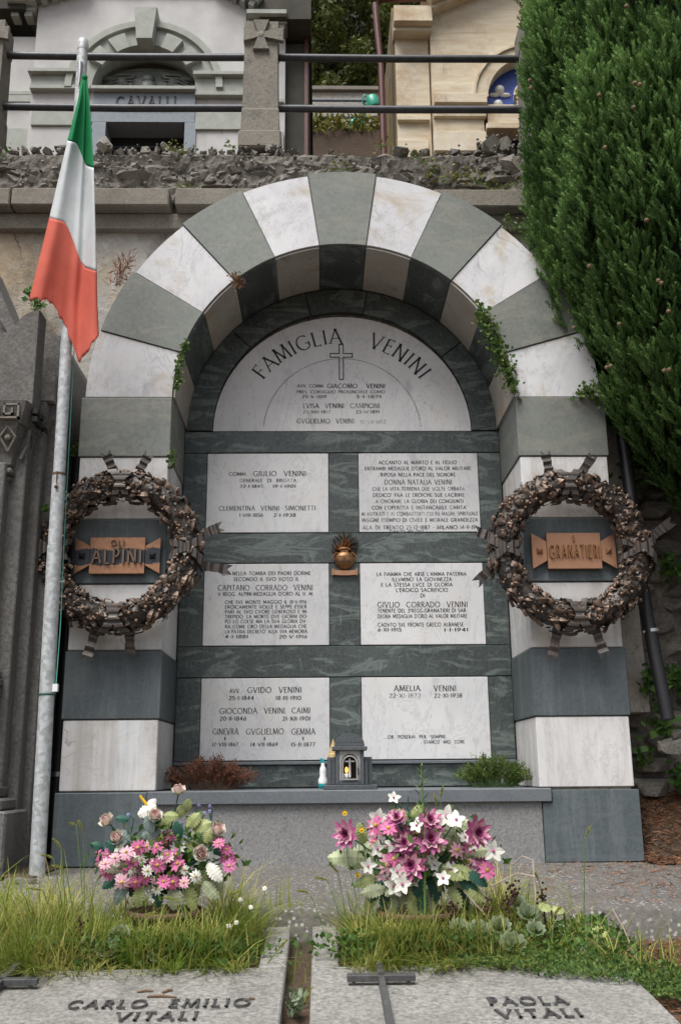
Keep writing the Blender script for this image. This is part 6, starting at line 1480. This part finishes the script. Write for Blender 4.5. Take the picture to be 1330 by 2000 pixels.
for zx, zy, dx, dzz, L, mt in ((690, 420, -.8, .5, .10, 'faded_leaf'), (750, 330, -.9, .1, .07, 'faded_leaf'), (760, 330, .5, .8, .07, 'faded_leaf'), (760, 340, .1, 1, .06, 'faded_leaf'), (820, 430, .6, .7, .09, 'faded_leaf'), (860, 500, .9, .5, .10, 'fern_leaf'), (870, 440, 1, .4, .09, 'faded_leaf'), (820, 560, .8, -.2, .09, 'faded_leaf'), (900, 590, 1, .3, .08, 'fern_leaf'), (850, 780, -.9, -.5, .08, 'fern_leaf'), (820, 840, .2, -1, .06, 'faded_leaf'), (980, 560, .3, .8, .07, 'faded_leaf'), (1000, 740, .7, -.7, .09, 'white_petal'), (1040, 800, .5, -1, .09, 'fern_leaf'), (900, 800, .6, -.6, .08, 'faded_leaf'), (350, 560, -.7, .6, .09, 'grey_leaf'), (430, 500, .9, .3, .09, 'grey_leaf'), (300, 560, -1, .2, .07, 'grey_leaf'), (520, 470, -.3, .9, .08, 'grey_leaf'), (480, 420, .5, .8, .06, 'grey_leaf'), (400, 320, 1, .6, .09, 'white_petal'), (470, 260, .8, .8, .06, 'white_petal'), (800, 300, .3, .9, .07, 'faded_leaf'), (640, 430, -.6, .7, .08, 'fern_leaf'), (880, 880, .3, -.9, .07, 'faded_leaf'), (300, 900, -.5, -.9, .09, 'grey_leaf'), (420, 930, -.1, -1, .08, 'faded_leaf'), (700, 930, .1, -1, .09, 'fern_leaf'), (820, 930, .4, -.9, .1, 'faded_leaf'), (960, 900, .8, -.7, .09, 'fern_leaf'), (560, 930, .2, -1, .08, 'stem_teal'), (240, 850, -.9, -.5, .08, 'stem_teal'), (760, 520, -.2, .9, .08, 'stem_teal'), (250, 620, -.6, .4, .08, 'stem_teal'), (320, 360, -.9, .2, .06, 'stem_teal'), (100, 600, -.8, .3, .06, 'stem_teal'), (1050, 640, .6, .2, .07, 'stem_teal'), (560, 400, .1, 1, .07, 'stem_teal'), (420, 860, -.4, -.7, .08, 'stem_teal'), (680, 860, .3, -.8, .08, 'stem_teal'), (560, 840, 0, -1, .08, 'stem_teal')):
    leafp(lbq, Lp(zx, zy, -2.30+rnd.uniform(-.06, .04)), (dx, -.35, dzz), (0, -1, .35), L, L*.33, mt)
MB().tube([Lp(415, 150, -2.34), Lp(480, 235, -2.34)], .006, 6).build('plastic_stem', 'yellow_petal', lbq)
for zx, zy in ((925, 235), (1020, 240), (1020, 285), (785, 390), (795, 475), (55, 605), (110, 610), (80, 670), (165, 635), (315, 315), (975, 300)):
    c = Lp(zx, zy, -2.3); daisy(lbq, c, nearn(), .009, 'lilac_petal', 'lilac_petal', 6); stem(lbq, c+Vector((rnd.uniform(-.02, .02), 0, -.07)), c)
# right bouquet ------------------------------------------------------------
rbq = thing('flower_arrangement', (RB_[0], RB_[1], RB_[2]+.15), 'artificial bouquet of large mauve dahlias, white blossoms and pale fern leaves in the right pot', 'bouquet')
ky = 360/1330
def Rp(zx, zy, Y=None): return at(640+zx*ky, 1540+zy*ky, -2.36+rnd.uniform(-.1, .08) if Y is None else Y)
rc = Vector((RB_[0], RB_[1], RB_[2]+.18))
for zx, zy, r, n3 in ((145, 335, .062, (-.6, -.9, .2)), (1065, 320, .068, (.5, -1, .1)), (735, 370, .068, (.1, -1, .35)), (600, 555, .066, (-.15, -1, .1)), (730, 240, .052, (.2, -.8, .6)), (500, 225, .045, (-.2, -.6, .7)), (560, 400, .05, (-.3, -.8, .3))):
    c = Rp(zx, zy, -2.42); dahlia(rbq, c, n3, r); stem(rbq, rc, c+Vector((0, .02, 0)))
for zx, zy, mt in ((437, 285, 'pink_petal'), (530, 320, 'pink_petal'), (345, 265, 'pink_petal'), (640, 320, 'pink_petal'), (475, 510, 'pink_petal'), (435, 550, 'pale_pink'), (505, 390, 'mauve_petal'), (410, 620, 'pale_pink'), (1090, 515, 'pink_petal'), (1150, 590, 'pink_petal'), (1110, 560, 'mauve_petal'), (1010, 530, 'pale_pink'), (890, 470, 'mauve_petal'), (690, 560, 'mauve_petal'), (350, 320, 'pale_pink'), (400, 240, 'mauve_petal')):
    c = Rp(zx, zy); daisy(rbq, c, nearn(), rnd.uniform(.036, .046), mt, n=10)
for zx, zy, r in ((360, 215, .05), (475, 68, .03), (860, 200, .052), (930, 230, .045), (1190, 450, .05), (350, 380, .036), (385, 510, .036), (660, 480, .06), (700, 540, .05), (830, 650, .038), (460, 590, .045), (475, 710, .045), (540, 690, .045), (580, 390, .04), (650, 430, .05), (640, 270, .035), (500, 600, .04), (290, 560, .035), (860, 330, .045), (460, 450, .035)):
    c = Rp(zx, zy); lily(rbq, c, nearn(), r); 
    if rnd.random() < .6: stem(rbq, rc, c+Vector((0, .02, 0)))
for k in range(20):
    zx, zy = rnd.uniform(330, 1080), rnd.uniform(300, 700); c = Rp(zx, zy, -2.39)
    if k % 2: lily(rbq, c, nearn(), rnd.uniform(.03, .042))
    else: daisy(rbq, c, nearn(), rnd.uniform(.026, .036), rnd.choice(('pink_petal', 'pale_pink', 'mauve_petal')), n=9, droop=rnd.uniform(0, .5))
for zx, zy, dx, dzz, L, mt in ((250, 500, -1, .1, .15, 'fern_leaf'), (430, 430, -1, .0, .16, 'fern_leaf'), (330, 470, -.9, -.4, .12, 'fern_leaf'), (260, 400, -.2, .9, .1, 'faded_leaf'), (600, 210, -.9, .3, .10, 'faded_leaf'), (600, 210, .6, .7, .08, 'faded_leaf'), (850, 430, .5, .9, .16, 'fern_leaf'), (800, 480, .1, 1, .14, 'fern_leaf'), (880, 400, .6, .8, .14, 'fern_leaf'), (960, 480, .9, .4, .13, 'fern_leaf'), (1020, 460, 1, .2, .12, 'fern_leaf'), (980, 420, .4, .9, .09, 'faded_leaf'), (800, 560, .5, -.2, .12, 'faded_leaf'), (900, 560, .9, -.4, .11, 'faded_leaf'), (870, 640, .6, -1, .16, 'fern_leaf'), (820, 580, -.2, -.9, .1, 'faded_leaf'), (560, 640, -.7, -.5, .11, 'fern_leaf'), (420, 720, -1, -.1, .11, 'fern_leaf'), (660, 640, -.3, -.9, .12, 'faded_leaf'), (580, 700, -.7, -.9, .12, 'fern_leaf'), (940, 640, .8, -.5, .1, 'stem_teal'), (350, 640, -.8, -.2, .1, 'faded_leaf'), (720, 620, .3, -.6, .1, 'stem_teal'), (520, 500, -.6, .4, .09, 'stem_teal'), (790, 430, .3, .8, .1, 'stem_teal'), (400, 660, -.6, -.8, .1, 'stem_teal'), (640, 600, 0, -1, .1, 'stem_teal'), (1000, 600, .7, -.4, .1, 'stem_teal'), (760, 640, .1, -1, .1, 'stem_teal'), (880, 700, .4, -.8, .1, 'faded_leaf'), (360, 720, -.6, -.9, .1, 'faded_leaf'), (480, 760, -.2, -1, .1, 'fern_leaf'), (600, 760, .1, -1, .1, 'faded_leaf'), (720, 720, .2, -1, .1, 'fern_leaf'), (980, 680, .8, -.7, .11, 'faded_leaf'), (440, 700, -.4, -1, .09, 'stem_teal'), (680, 740, 0, -1, .09, 'stem_teal'), (930, 720, .5, -.9, .09, 'stem_teal')):
    leafp(rbq, Rp(zx, zy, -2.33+rnd.uniform(-.05, .04)), (dx, -.35, dzz), (0, -1, .35), L, L*.27, mt, 'fern_leaf' if mt == 'fern_leaf' else 'leaf', 8)
for zx, zy in ((370, 140), (510, 110), (580, 60), (640, 130)): c = Rp(zx, zy, -2.3); stem(rbq, c+Vector((.03, 0, -.13)), c)
for t_, cc, sp in ((lbq, at(325, 1670, -2.27), .11), (rbq, at(815, 1665, -2.30), .12)):
    foliage('filler_leaves', 900, lambda r: tuple(cc+Vector((r.normal(0, sp), r.normal(0, .06), r.normal(0, sp*.55)))), .034, 'weed_leaf', 33, t_, .4, .5)
# white daisies in the grass and pale leaves by the right grave
for i, (u, v) in enumerate([(462, 1802), (470, 1757), (447, 1808), (490, 1772), (517, 1735)]):
    p = at(u, v, -2.5); t = thing('wild_daisy', p-Vector((0, 0, .06)), 'tiny white wild daisy in the grass of the left bed', 'flower', 'wild daisies in the left bed'); MB().tube([p-Vector((0, -.01, .06)), p], .0015, 4).build('stem', 'stem_green', t); daisy(t, p, nearn(), .010, 'white_petal')
for i, (u, v, L) in enumerate([(1150, 1818, .075), (1075, 1770, .06), (1100, 1775, .055)]):
    p = at(u, v, -2.45); t = thing('broad_leaf', p, 'broad pale green leaf spreading over the grave kerb beside the step', 'plant', 'broad leaves by the right kerb'); leafp(t, p, (-.9 if i else .8, -.5, .1), (0, -.6, .8), L, L*.5, 'faded_leaf', 'leaf', 4); MB().tube([p, p+Vector((.01, .03, -.07))], .003, 5).build('stalk', 'stem_green', t)
for o in bpy.data.objects:
    if '_base' in o: del o['_base']
